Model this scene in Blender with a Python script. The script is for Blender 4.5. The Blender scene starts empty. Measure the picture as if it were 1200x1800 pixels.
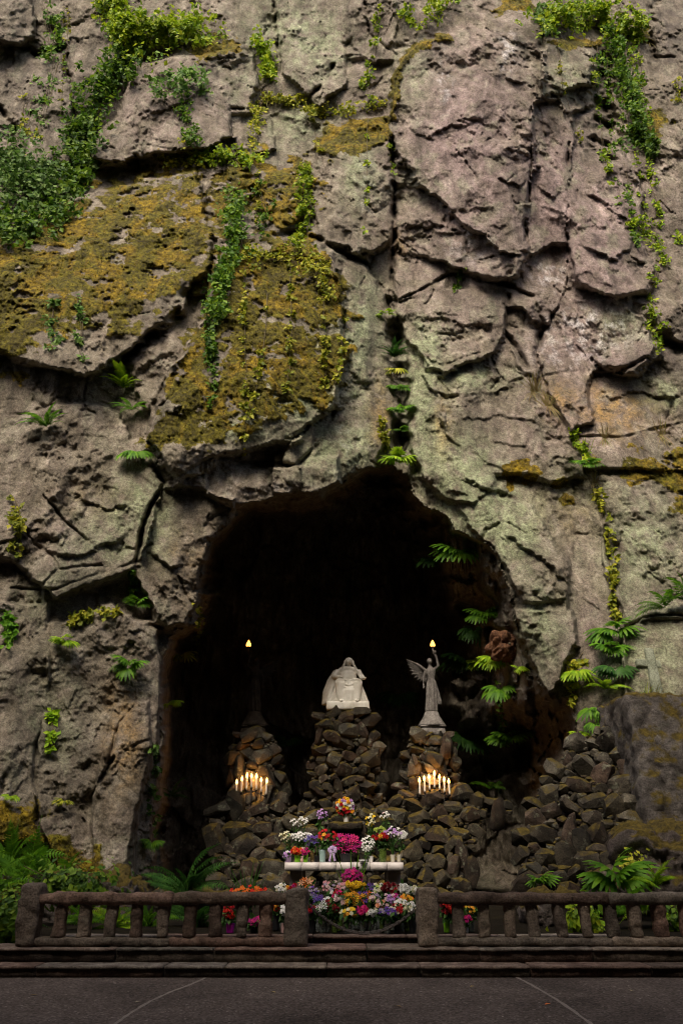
import bpy, bmesh, math, random
import numpy as np
from mathutils import Vector, Matrix

# ------------------------------------------------------------------ camera, world, sun, exposure
SC = bpy.context.scene
COL = SC.collection
F_PX, CAM_H = 1500.0, 1.6
TH = math.atan(590.0 / F_PX)
CT, ST = math.cos(TH), math.sin(TH)
cam_d = bpy.data.cameras.new('camera')
cam_d.sensor_fit = 'VERTICAL'; cam_d.sensor_height = 36.0
cam_d.lens = 36.0 * F_PX / 1800.0
cam_d.clip_end = 500
cam = bpy.data.objects.new('camera', cam_d); COL.objects.link(cam)
cam.location = (0, 0, CAM_H); cam.rotation_euler = (math.pi / 2 + TH, 0, 0)
SC.camera = cam

SUN_EL, SUN_AZ = 52.0, 197.0          # degrees; azimuth clockwise from +Y (cliff side), so 180 is behind the camera
W = bpy.data.worlds.new('World'); SC.world = W; W.use_nodes = True
wn = W.node_tree.nodes; wl = W.node_tree.links
bg = wn['Background']
sky = wn.new('ShaderNodeTexSky'); sky.sky_type = 'NISHITA'; sky.sun_disc = False
sky.sun_elevation = math.radians(SUN_EL); sky.sun_rotation = math.radians(SUN_AZ)
sky.dust_density = 6.0; sky.air_density = 0.8; sky.ozone_density = 0.0
wl.new(sky.outputs[0], bg.inputs[0]); bg.inputs[1].default_value = 0.12
sd_ = bpy.data.lights.new('sun', 'SUN'); sd_.energy = 2.0; sd_.angle = math.radians(26); sd_.color = (1.0, .90, .74)
sun = bpy.data.objects.new('sun', sd_); COL.objects.link(sun)
_a, _e = math.radians(SUN_AZ), math.radians(SUN_EL)
sdir = Vector((math.sin(_a) * math.cos(_e), math.cos(_a) * math.cos(_e), math.sin(_e)))
sun.rotation_euler = sdir.to_track_quat('Z', 'Y').to_euler(); sun.location = sdir * 60
SC.view_settings.view_transform = 'Standard'; SC.view_settings.look = 'None'
SC.view_settings.gamma = 1.0; SC.view_settings.exposure = 0.72
SC.view_settings.use_curve_mapping = False
SC.render.engine = 'CYCLES'
SC.cycles.use_denoising = True; SC.cycles.filter_width = 1.1
SC.cycles.max_bounces = 5; SC.cycles.diffuse_bounces = 3; SC.cycles.glossy_bounces = 2
SC.cycles.transmission_bounces = 4; SC.cycles.transparent_max_bounces = 4

R = random.Random(11)
NR = np.random.RandomState(5)

# ------------------------------------------------------------------ helpers
def ray(px, py):
    xc = (np.asarray(px, float) - 600.0) / F_PX; yc = (900.0 - np.asarray(py, float)) / F_PX
    return xc, CT - yc * ST, ST + yc * CT
def at(px, py, Y):
    xc, dy, dz = ray(px, py); t = Y / dy
    return Vector((float(xc * t), float(Y), float(CAM_H + dz * t)))
def mpp(py, Y):                      # metres per photograph pixel at that height and depth
    return float(Y / ray(600, py)[1] / F_PX)

def obj(name, me, mat=None, parent=None, loc=None):
    o = bpy.data.objects.new(name, me); COL.objects.link(o)
    if mat is not None and len(me.materials) == 0: me.materials.append(mat)
    if parent is not None: o.parent = parent
    if loc is not None: o.location = loc
    return o
def setmat(o, mat):
    o.material_slots[0].link = 'OBJECT'; o.material_slots[0].material = mat
def tag(o, label, cat, group=None, kind=None):
    o['label'] = label; o['category'] = cat
    if group: o['group'] = group
    if kind: o['kind'] = kind
    return o
def thing(name, label, cat, loc=(0, 0, 0), group=None):
    o = bpy.data.objects.new(name, None); COL.objects.link(o); o.location = loc
    o.empty_display_size = .1
    return tag(o, label, cat, group)
def structure(o): o['kind'] = 'structure'; return o
def mesh_np(name, verts, faces, smooth=True):
    me = bpy.data.meshes.new(name)
    verts = np.asarray(verts, np.float32); faces = np.asarray(faces, np.int32)
    n, k = faces.shape
    me.vertices.add(len(verts)); me.vertices.foreach_set('co', verts.ravel())
    me.loops.add(n * k); me.loops.foreach_set('vertex_index', faces.ravel())
    me.polygons.add(n); me.polygons.foreach_set('loop_start', np.arange(0, n * k, k, dtype=np.int32))
    me.polygons.foreach_set('loop_total', np.full(n, k, np.int32))
    me.polygons.foreach_set('use_smooth', np.full(n, smooth, bool))
    me.update(calc_edges=True)
    return me
def mesh_py(name, verts, faces, smooth=True):
    me = bpy.data.meshes.new(name); me.from_pydata([tuple(v) for v in verts], [], faces)
    if smooth: me.polygons.foreach_set('use_smooth', [True] * len(me.polygons))
    me.update(); return me
class MB:
    def __init__(s): s.v = []; s.f = []
    def add(s, verts, faces):
        o = len(s.v); s.v += [tuple(v) for v in verts]; s.f += [tuple(i + o for i in f) for f in faces]
    def tube(s, pts, rad, n=6, cap=True):
        pts = [Vector(p) for p in pts]
        if not hasattr(rad, '__len__'): rad = [rad] * len(pts)
        rings = []; up = Vector((.13, .31, .94))
        for i, p in enumerate(pts):
            d = (pts[min(i + 1, len(pts) - 1)] - pts[max(i - 1, 0)]).normalized()
            a = d.cross(up)
            if a.length < 1e-3: a = d.cross(Vector((1, 0, 0)))
            a.normalize(); b = d.cross(a)
            rings.append([p + (a * math.cos(2 * math.pi * k / n) + b * math.sin(2 * math.pi * k / n)) * rad[i] for k in range(n)])
        v = [q for r in rings for q in r]; f = []
        for i in range(len(pts) - 1):
            for k in range(n):
                f.append((i * n + k, i * n + (k + 1) % n, (i + 1) * n + (k + 1) % n, (i + 1) * n + k))
        if cap: f.append(tuple(range(n - 1, -1, -1))); f.append(tuple((len(pts) - 1) * n + k for k in range(n)))
        s.add(v, f)
    def lathe(s, prof, n=12, c=(0, 0, 0)):
        v = []; f = []
        for (r, z) in prof:
            for k in range(n):
                a = 2 * math.pi * k / n; v.append((c[0] + r * math.cos(a), c[1] + r * math.sin(a), c[2] + z))
        for i in range(len(prof) - 1):
            for k in range(n): f.append((i * n + k, i * n + (k + 1) % n, (i + 1) * n + (k + 1) % n, (i + 1) * n + k))
        f.append(tuple(range(n - 1, -1, -1))); f.append(tuple((len(prof) - 1) * n + k for k in range(n)))
        s.add(v, f)
    def ball(s, c, r, n=8, m=6):
        rx, ry, rz = r if hasattr(r, '__len__') else (r, r, r)
        v = []; f = []
        for i in range(m + 1):
            t = math.pi * i / m
            for k in range(n):
                a = 2 * math.pi * k / n
                v.append((c[0] + rx * math.sin(t) * math.cos(a), c[1] + ry * math.sin(t) * math.sin(a), c[2] + rz * math.cos(t)))
        for i in range(m):
            for k in range(n): f.append((i * n + k, (i + 1) * n + k, (i + 1) * n + (k + 1) % n, i * n + (k + 1) % n))
        s.add(v, f)
    def mesh(s, name, smooth=True): return mesh_py(name, s.v, s.f, smooth)

# ---- noise
_PT = NR.rand(256, 256) * 2 * np.pi
_GX, _GY = np.cos(_PT), np.sin(_PT)
def perlin(x, y, s=0):
    x = x + s * 37.7; y = y + s * 91.3
    xi = np.floor(x).astype(np.int64); yi = np.floor(y).astype(np.int64)
    fx = x - xi; fy = y - yi
    u = fx * fx * fx * (fx * (fx * 6 - 15) + 10); v = fy * fy * fy * (fy * (fy * 6 - 15) + 10)
    def g(i, j, a, b):
        I = (xi + i) & 255; J = (yi + j) & 255
        return _GX[I, J] * a + _GY[I, J] * b
    n0 = g(0, 0, fx, fy) * (1 - u) + g(1, 0, fx - 1, fy) * u
    n1 = g(0, 1, fx, fy - 1) * (1 - u) + g(1, 1, fx - 1, fy - 1) * u
    return (n0 * (1 - v) + n1 * v) * 1.5
def fbm(x, y, o=4, s=0, g=.5, ridged=False):
    r = 0; a = 1.0
    for i in range(o):
        n = perlin(x, y, s + i * 3)
        r = r + a * ((1 - 2 * np.abs(n)) if ridged else n); a *= g; x = x * 2.03; y = y * 2.03
    return r
_WJ = NR.rand(128, 128, 6)
def facet(x, y, s=0, tilt=1.0):
    """broken-rock facets: every Voronoi cell is a tilted plane of its own; also the distance to the nearest joint"""
    x = x + s * 17.3; y = y + s * 29.9
    xi = np.floor(x).astype(np.int64); yi = np.floor(y).astype(np.int64)
    d1 = np.full(x.shape, 9.0); d2 = np.full(x.shape, 9.0); val = np.zeros(x.shape)
    for i in (-1, 0, 1):
        for j in (-1, 0, 1):
            J = _WJ[(xi + i) & 127, (yi + j) & 127]
            dx = x - (xi + i + J[..., 0]); dy = y - (yi + j + J[..., 1])
            d = np.hypot(dx, dy)
            pv = (J[..., 2] - .5) + tilt * ((J[..., 3] - .5) * dx + (J[..., 4] - .5) * dy) * 2
            near = d < d1
            d2 = np.where(near, d1, np.minimum(d2, d)); val = np.where(near, pv, val); d1 = np.where(near, d, d1)
    return val, d2 - d1
_TH = NR.rand(256, 256) - .5
def tri(x, y, s=0):
    """piecewise-linear noise: flat triangular facets meeting in sharp creases"""
    c, n = math.cos(.7 + s * 1.3), math.sin(.7 + s * 1.3)
    x, y = x * c - y * n + s * 13.7, x * n + y * c + s * 7.9
    i = np.floor(x).astype(np.int64); j = np.floor(y).astype(np.int64); fx = x - i; fy = y - j
    h = lambda a, b: _TH[(i + a) & 255, (j + b) & 255]
    h00, h10, h01, h11 = h(0, 0), h(1, 0), h(0, 1), h(1, 1)
    return np.where(fx > fy, h00 + (h10 - h00) * fx + (h11 - h10) * fy, h00 + (h01 - h00) * fy + (h11 - h01) * fx) * 2
def sstep(a, b, x):
    t = np.clip((x - a) / (b - a), 0, 1); return t * t * (3 - 2 * t)
def poly_sd(pts, X, Y):
    """signed distance in pixels, positive inside"""
    d = np.full(X.shape, 1e9); ins = np.zeros(X.shape, bool); n = len(pts)
    for i in range(n):
        ax, ay = pts[i]; bx, by = pts[(i + 1) % n]
        ex, ey = bx - ax, by - ay
        t = np.clip(((X - ax) * ex + (Y - ay) * ey) / (ex * ex + ey * ey + 1e-9), 0, 1)
        d = np.minimum(d, (X - ax - t * ex) ** 2 + (Y - ay - t * ey) ** 2)
        if ay != by:
            c = ((ay > Y) != (by > Y)) & (X < (bx - ax) * (Y - ay) / (by - ay) + ax)
            ins ^= c
    d = np.sqrt(d)
    return np.where(ins, d, -d)
def line_d(pts, X, Y):
    d = np.full(X.shape, 1e9)
    for (ax, ay), (bx, by) in zip(pts[:-1], pts[1:]):
        ex, ey = bx - ax, by - ay
        t = np.clip(((X - ax) * ex + (Y - ay) * ey) / (ex * ex + ey * ey + 1e-9), 0, 1)
        d = np.minimum(d, np.hypot(X - ax - t * ex, Y - ay - t * ey))
    return d

# ---- materials
def new_mat(name):
    m = bpy.data.materials.new(name); m.use_nodes = True
    return m, m.node_tree.nodes, m.node_tree.links, m.node_tree.nodes['Principled BSDF']
def nz(n, l, scale, detail=6, rough=.6, vec=None, dist=0.0):
    t = n.new('ShaderNodeTexNoise'); t.inputs['Scale'].default_value = scale; t.inputs['Detail'].default_value = detail
    t.inputs['Roughness'].default_value = rough; t.inputs['Distortion'].default_value = dist
    if vec is not None: l.new(vec, t.inputs['Vector'])
    return t.outputs['Fac']
def ramp(n, l, fac, stops):
    r = n.new('ShaderNodeValToRGB'); e = r.color_ramp.elements
    while len(e) < len(stops): e.new(.5)
    for k, (p, c) in enumerate(stops):
        e[k].position = p; e[k].color = (c, c, c, 1) if not hasattr(c, '__len__') else (*c, 1)
    l.new(fac, r.inputs[0]); return r.outputs[0]
def mix(n, l, fac, a, b, mode='MIX'):
    m = n.new('ShaderNodeMix'); m.data_type = 'RGBA'; m.blend_type = mode
    for s, v in ((m.inputs[0], fac), (m.inputs[6], a), (m.inputs[7], b)):
        if hasattr(v, 'links'): l.new(v, s)
        elif hasattr(v, '__len__'): s.default_value = (*v, 1)
        else: s.default_value = v
    return m.outputs[2]
def math_n(n, l, op, a, b=0.0, clamp=False):
    m = n.new('ShaderNodeMath'); m.operation = op; m.use_clamp = clamp
    for s, v in ((m.inputs[0], a), (m.inputs[1], b)):
        if hasattr(v, 'links'): l.new(v, s)
        else: s.default_value = v
    return m.outputs[0]
def bump(n, l, h, strength, dist, bs, prev=None):
    b = n.new('ShaderNodeBump'); b.inputs['Strength'].default_value = strength; b.inputs['Distance'].default_value = dist
    l.new(h, b.inputs['Height'])
    if prev is not None: l.new(prev, b.inputs['Normal'])
    if bs is not None: l.new(b.outputs[0], bs.inputs['Normal'])
    return b.outputs[0]
def plain(name, col, rough=.6, var=.15, scale=8, bmp=.0, metal=0.0, spec=.4, alpha_trans=0.0, sheen=0.0):
    m, n, l, b = new_mat(name)
    tc = n.new('ShaderNodeTexCoord'); f = nz(n, l, scale, 5, .6, tc.outputs['Object'])
    lo = tuple(c * (1 - var) for c in col); hi = tuple(min(1, c * (1 + var)) for c in col)
    l.new(ramp(n, l, f, [(.3, lo), (.7, hi)]), b.inputs['Base Color'])
    b.inputs['Roughness'].default_value = rough; b.inputs['Metallic'].default_value = metal
    b.inputs['Specular IOR Level'].default_value = spec
    if alpha_trans: b.inputs['Transmission Weight'].default_value = alpha_trans
    if bmp: bump(n, l, nz(n, l, scale * 3, 6, .65, tc.outputs['Object']), bmp, .02, b)
    return m
def leafmat(name, c1, c2, c3, rough=.55, trans=.35):
    """foliage: every leaf (mesh island) picks its own colour; part of the light passes through"""
    m, n, l, b = new_mat(name)
    g = n.new('ShaderNodeNewGeometry')
    c = ramp(n, l, g.outputs['Random Per Island'], [(0.05, c1), (.5, c2), (.95, c3)])
    oi = n.new('ShaderNodeObjectInfo')
    v = math_n(n, l, 'MULTIPLY_ADD', oi.outputs['Random'], .4); v.node.inputs[2].default_value = .8
    hs = n.new('ShaderNodeHueSaturation'); l.new(c, hs.inputs['Color']); l.new(v, hs.inputs['Value'])
    l.new(hs.outputs[0], b.inputs['Base Color']); b.inputs['Roughness'].default_value = rough
    b.inputs['Specular IOR Level'].default_value = .25
    t = n.new('ShaderNodeBsdfTranslucent'); l.new(hs.outputs[0], t.inputs['Color'])
    ms = n.new('ShaderNodeMixShader'); ms.inputs[0].default_value = trans
    l.new(b.outputs[0], ms.inputs[1]); l.new(t.outputs[0], ms.inputs[2])
    l.new(ms.outputs[0], n['Material Output'].inputs[0])
    return m
def emit(name, col, s):
    m, n, l, b = new_mat(name)
    b.inputs['Base Color'].default_value = (*col, 1)
    b.inputs['Emission Color'].default_value = (*col, 1); b.inputs['Emission Strength'].default_value = s
    return m

def stone_mat(name, dark, mid, light, moss=0.0, lich=.35, scale=3.0, obrand=True):
    m, n, l, b = new_mat(name)
    g = n.new('ShaderNodeNewGeometry'); P = g.outputs['Position']
    f = nz(n, l, scale, 5, .62, P, .3)
    c = ramp(n, l, f, [(.28, dark), (.5, mid), (.74, light)])
    if obrand:
        oi = n.new('ShaderNodeObjectInfo')
        c = mix(n, l, 1.0, c, ramp(n, l, oi.outputs['Random'], [(0, (.42, .38, .34)), (.2, (1.15, .84, .72)), (.4, (.72, .74, .68)), (.6, (1.0, .95, .88)), (.8, (1.55, 1.5, 1.32)), (1, (.6, .48, .40))]), 'MULTIPLY')
    fl = ramp(n, l, nz(n, l, scale * 1.7, 4, .7, P), [(.56, 0.0), (.7, lich)])
    c = mix(n, l, fl, c, (.23, .24, .17))
    sp = ramp(n, l, nz(n, l, 38, 3, .7, P), [(.36, .55), (.5, 1.0), (.68, 1.25)])
    c = mix(n, l, 1.0, c, sp, 'MULTIPLY')
    if moss:
        sx = n.new('ShaderNodeSeparateXYZ'); l.new(g.outputs['Normal'], sx.inputs[0])
        up = math_n(n, l, 'MULTIPLY_ADD', sx.outputs[2], .45); up.node.inputs[2].default_value = .0
        mm = math_n(n, l, 'ADD', up, nz(n, l, 2.2, 6, .7, P))
        mm = ramp(n, l, mm, [(.86 - moss * .3, 0.0), (.98 - moss * .3, 1.0)])
        mc = ramp(n, l, nz(n, l, 9, 6, .7, P), [(.3, (.018, .014, .004)), (.5, (.07, .05, .008)), (.7, (.14, .10, .012))])
        c = mix(n, l, mm, c, mc)
    l.new(c, b.inputs['Base Color']); b.inputs['Roughness'].default_value = .85; b.inputs['Specular IOR Level'].default_value = .25
    bump(n, l, nz(n, l, 9, 6, .72, P), .8, .07, b)
    return m

# ------------------------------------------------------------------ cliff
def seq(a, b, s): return list(np.arange(a, b, s))
gx = np.array(seq(-640, -200, 9) + seq(-200, 1400, 2.2) + seq(1400, 1850, 9))
gy = np.array(seq(-300, -40, 8) + seq(-40, 1660, 2.2))
PX, PY = np.meshgrid(gx, gy)
NX, NY = len(gx), len(gy)
cx = [-640, -200, 0, 150, 300, 450, 600, 750, 900, 1050, 1200, 1400, 1850]
cy = [-300, -100, 0, 150, 300, 450, 600, 750, 900, 1050, 1200, 1350, 1500, 1660]
TAB = np.array([
    [29.5, 29.5, 29.5, 29.5, 29.8, 30.2, 30.2, 29.6, 29.4, 30.0, 30.2, 30.0, 29.5],
    [28.0, 28.2, 28.2, 28.4, 28.8, 29.2, 29.0, 28.2, 28.0, 28.8, 29.0, 28.8, 28.0],
    [27.2, 27.4, 27.5, 27.8, 28.2, 28.6, 28.3, 27.4, 27.2, 28.2, 28.5, 28.0, 27.0],
    [26.5, 26.8, 27.0, 27.2, 27.0, 27.8, 27.6, 26.7, 26.6, 27.4, 27.6, 27.0, 26.0],
    [25.8, 25.8, 25.8, 26.2, 26.2, 26.2, 26.2, 26.2, 26.0, 26.6, 26.8, 26.4, 25.2],
    [24.2, 23.8, 23.8, 24.2, 24.6, 24.8, 25.2, 25.8, 25.6, 25.9, 26.0, 25.6, 24.4],
    [22.8, 22.6, 22.6, 22.9, 23.4, 23.6, 24.5, 25.0, 25.0, 25.2, 25.2, 24.8, 23.6],
    [21.8, 21.9, 22.1, 22.3, 22.6, 22.9, 23.7, 24.4, 24.4, 24.4, 24.4, 24.0, 22.8],
    [21.0, 21.2, 21.5, 21.8, 22.3, 22.8, 23.4, 23.8, 23.7, 23.5, 23.4, 23.0, 22.0],
    [20.2, 20.6, 21.0, 21.3, 21.9, 22.8, 23.4, 23.5, 23.0, 22.7, 22.5, 22.0, 21.0],
    [19.5, 19.9, 20.4, 20.8, 21.5, 22.8, 23.4, 23.4, 22.5, 21.9, 21.4, 21.0, 20.0],
    [19.0, 19.3, 19.8, 20.3, 21.2, 22.8, 23.4, 23.4, 22.2, 21.3, 20.6, 20.2, 19.4],
    [18.4, 18.6, 19.2, 19.9, 21.0, 22.8, 23.4, 23.4, 22.0, 20.9, 20.0, 19.4, 18.8],
    [18.0, 18.2, 18.8, 19.6, 20.8, 22.8, 23.4, 23.4, 22.0, 20.6, 19.6, 19.0, 18.4]])
def cubic1(xs, tab, q):
    """Catmull-Rom along the last axis on uneven knots"""
    xs = np.array(xs, float); i = np.clip(np.searchsorted(xs, q) - 1, 0, len(xs) - 2)
    h = xs[i + 1] - xs[i]; t = (q - xs[i]) / h
    m = np.gradient(tab, xs, axis=-1)
    a, b = tab[..., i], tab[..., i + 1]; ma, mb = m[..., i], m[..., i + 1]
    return a * (2 * t**3 - 3 * t**2 + 1) + b * (3 * t**2 - 2 * t**3) + h * (ma * (t**3 - 2 * t**2 + t) + mb * (t**3 - t**2))
YB = cubic1(cy, cubic1(cx, TAB, gx).T, gy).T
XC, DY, DZ = ray(PX, PY)
TB = YB / DY; XW = XC * TB; ZW = CAM_H + DZ * TB          # undisturbed surface in metres, for the noise
# wandering outlines
wx = 6 * tri(XW * .9, ZW * .9, 1) + 4 * tri(XW * 2.6, ZW * 2.6, 2) + 2.0 * fbm(XW * 5, ZW * 5, 3, 2)
wy = 6 * tri(XW * .9, ZW * .9, 4) + 4 * tri(XW * 2.6, ZW * 2.6, 5) + 2.0 * fbm(XW * 5, ZW * 5, 3, 5)
QX, QY = PX + wx, PY + wy

REL = np.zeros_like(YB)               # relief in metres, positive towards the plaza
BID = np.zeros(YB.shape, np.int32)
def window(pts, pad):
    xs = [p[0] for p in pts]; ys = [p[1] for p in pts]
    i0, i1 = np.searchsorted(gy, [min(ys) - pad, max(ys) + pad]); j0, j1 = np.searchsorted(gx, [min(xs) - pad, max(xs) + pad])
    return slice(i0, i1), slice(j0, j1)
BLOCKS = [  # outline, mean height, extra towards the bottom, extra towards the right, edge width px
    ([(700,105),(735,70),(800,62),(852,28),(935,20),(952,60),(955,130),(938,180),(930,300),(920,400),(925,440),(880,430),(800,372),(750,335),(700,275),(683,235),(688,160)], .95,.25,-.1,7),
    ([(697,330),(760,345),(800,375),(880,430),(925,445),(915,480),(870,485),(800,470),(750,455),(705,450),(690,400)], .55,.3,.1,6),
    ([(935,170),(985,165),(1000,210),(1010,260),(995,330),(1000,400),(985,430),(930,445),(925,390),(928,300)], .5,.25,.1,5),
    ([(1005,265),(1040,255),(1095,260),(1130,330),(1125,420),(1150,470),(1130,510),(1090,525),(1040,505),(1005,480),(995,430),(1000,350)], .6,.3,0,6),
    ([(950,70),(1040,65),(1045,130),(1030,145),(975,160),(945,165),(950,110)], .85,.2,.1,5),
    ([(975,160),(1030,150),(1042,178),(1010,200),(990,190)], .4,.2,0,5),
    ([(925,450),(985,440),(1000,490),(985,520),(960,565),(930,560),(895,520),(890,490)], .35,.2,0,6),
    ([(697,470),(750,460),(795,478),(745,508),(705,527),(693,500)], .4,.2,0,5),
    ([(700,530),(760,520),(830,505),(885,520),(892,580),(872,622),(820,642),(775,657),(745,640),(715,600),(695,555)], .6,.35,.1,6),
    ([(740,655),(800,660),(870,628),(890,650),(925,665),(880,685),(800,695),(755,685)], .3,.1,0,5),
    ([(895,575),(945,580),(955,640),(940,665),(905,650)], .3,.15,0,5),
    ([(780,702),(850,692),(925,668),(965,720),(1010,790),(1030,835),(960,850),(880,832),(830,800),(790,770),(775,730)], .35,.1,0,6),
    ([(985,522),(1080,520),(1140,570),(1152,610),(1112,658),(1050,640),(1030,690),(1045,740),(1000,762),(965,700),(945,640),(960,570)], .45,.2,.1,6),
    ([(1040,632),(1100,600),(1150,578),(1165,620),(1115,662),(1090,657)], .4,.3,0,5),
    ([(1000,768),(1190,742),(1290,760),(1290,826),(1040,822)], .25,.15,0,5),
    ([(1040,832),(1290,832),(1290,1060),(1100,1090),(1062,1000)], .2,.1,0,7),
    ([(905,1070),(1000,1075),(1012,1130),(988,1190),(962,1222),(935,1175)], .55,.1,0,9),
    ([(800,890),(860,870),(930,890),(960,940),(1000,1000),(990,1060),(920,1060),(890,1000),(850,950)], .35,.2,0,8),
    ([(715,620),(745,650),(780,700),(790,775),(830,805),(870,850),(830,885),(780,880),(745,850),(722,790),(715,700)], .3,.1,-.1,8),
    ([(240,110),(330,95),(420,85),(447,100),(452,150),(440,185),(400,190),(412,240),(380,262),(300,268),(240,277),(200,284),(160,280),(170,230),(215,190)], .85,.25,0,5),
    ([(412,200),(440,190),(470,200),(478,260),(440,275),(412,262)], .35,.1,0,5),
    ([(-120,-60),(52,-60),(62,60),(32,78),(-120,55)], .6,.25,0,6),
    ([(10,112),(110,92),(132,200),(122,292),(62,294),(32,200)], .4,.2,0,6),
    ([(-120,100),(8,120),(22,200),(28,290),(-120,300)], .45,.2,0,6),
    ([(480,-40),(600,-40),(605,150),(562,192),(500,130)], .3,.2,0,6),
    ([(610,-40),(690,-40),(700,60),(660,110),(615,90)], .25,.2,0,6),
    ([(555,255),(682,250),(690,330),(686,420),(660,447),(620,442),(562,412),(548,330)], .6,.15,0,5),
    ([(572,432),(620,452),(662,492),(677,560),(688,620),(690,760),(660,822),(580,852),(480,872),(480,800),(560,740),(600,660),(615,600),(592,500)], .45,.1,-.15,6),
    ([(400,300),(540,300),(548,400),(592,470),(614,625),(592,702),(542,748),(500,772),(440,792),(370,802),(310,842),(282,800),(262,760),(300,640),(360,560),(372,480),(382,400)], 1.0,.35,0,7),
    ([(296,852),(372,816),(480,822),(545,812),(590,800),(604,848),(540,868),(470,880),(420,890),(350,852)], .75,.15,.1,6),
    ([(500,772),(545,750),(560,790),(525,818),(495,812)], .35,.1,0,4),
    ([(-60,430),(130,350),(250,320),(340,300),(372,400),(372,470),(327,510),(322,540),(272,582),(217,627),(150,662),(80,642),(-60,600)], .95,.25,.1,7),
    ([(215,640),(330,560),(350,520),(365,560),(305,640),(262,720),(235,690)], .25,.1,0,6),
    ([(60,722),(130,702),(215,722),(242,790),(285,852),(262,930),(242,985),(230,1000),(100,1052),(40,1000),(-60,960),(-60,760)], .55,.2,.2,6),
    ([(285,855),(340,850),(412,872),(405,915),(365,945),(350,1000),(352,1060),(330,1102),(300,1108),(280,1092),(265,1050),(240,1012),(246,962)], .6,.25,.1,6),
    ([(90,1102),(200,1062),(270,1112),(290,1160),(286,1230),(276,1300),(250,1400),(230,1590),(120,1590),(60,1400)], .55,.1,.2,7),
    ([(200,1242),(265,1232),(265,1300),(240,1440),(215,1590),(160,1590),(165,1400)], .4,.2,.1,6),
    ([(-60,1060),(80,1060),(88,1180),(60,1330),(70,1480),(-60,1480)], .4,.1,0,7),
    ([(1092,1100),(1130,1082),(1290,1078),(1290,1250),(1095,1235)], .5,.0,.0,5),
]
cn0 = fbm(XW * .7, ZW * .7, 3, 14, .6)
for k, (pts, h, vb, hr, ft) in enumerate(BLOCKS):
    w = window(pts, 40); X, Y = QX[w], QY[w]
    s = poly_sd(pts, X, Y)
    xs = [p[0] for p in pts]; ys = [p[1] for p in pts]
    u = (X - min(xs)) / (max(xs) - min(xs)) * 2 - 1; v = (Y - min(ys)) / (max(ys) - min(ys)) * 2 - 1
    hh = (h + vb * np.clip(v, -1, 1) + hr * np.clip(u, -1, 1))
    gyv = np.gradient(s, axis=0) / 2.2                        # below a block the underside runs back as a visible soffit
    under = sstep(.25, .85, -gyv) * np.clip(h, .3, 1.0) * 20 * np.clip(.6 + .8 * cn0[w], .15, 1.2)
    REL[w] += hh * sstep(-ft * .15 - under, ft * .4, s) + .12 * h * sstep(0, 45, s)
    REL[w] -= .12 * np.clip(cn0[w] * 1.2 + .15, 0, 1) * np.exp(-(s / 3.0) ** 2)   # the joint round the block, here and there
    BID[w] = np.where((s > 0) & (PX[w] > -200) & (PX[w] < 1400), k + 1, BID[w])
def slide(A, r, op):
    B = A.copy()
    for k in range(1, r + 1):
        B[:, k:] = op(B[:, k:], A[:, :-k]); B[:, :-k] = op(B[:, :-k], A[:, k:])
    C = B.copy()
    for k in range(1, r + 1):
        C[k:] = op(C[k:], B[:-k]); C[:-k] = op(C[:-k], B[k:])
    return C
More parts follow.
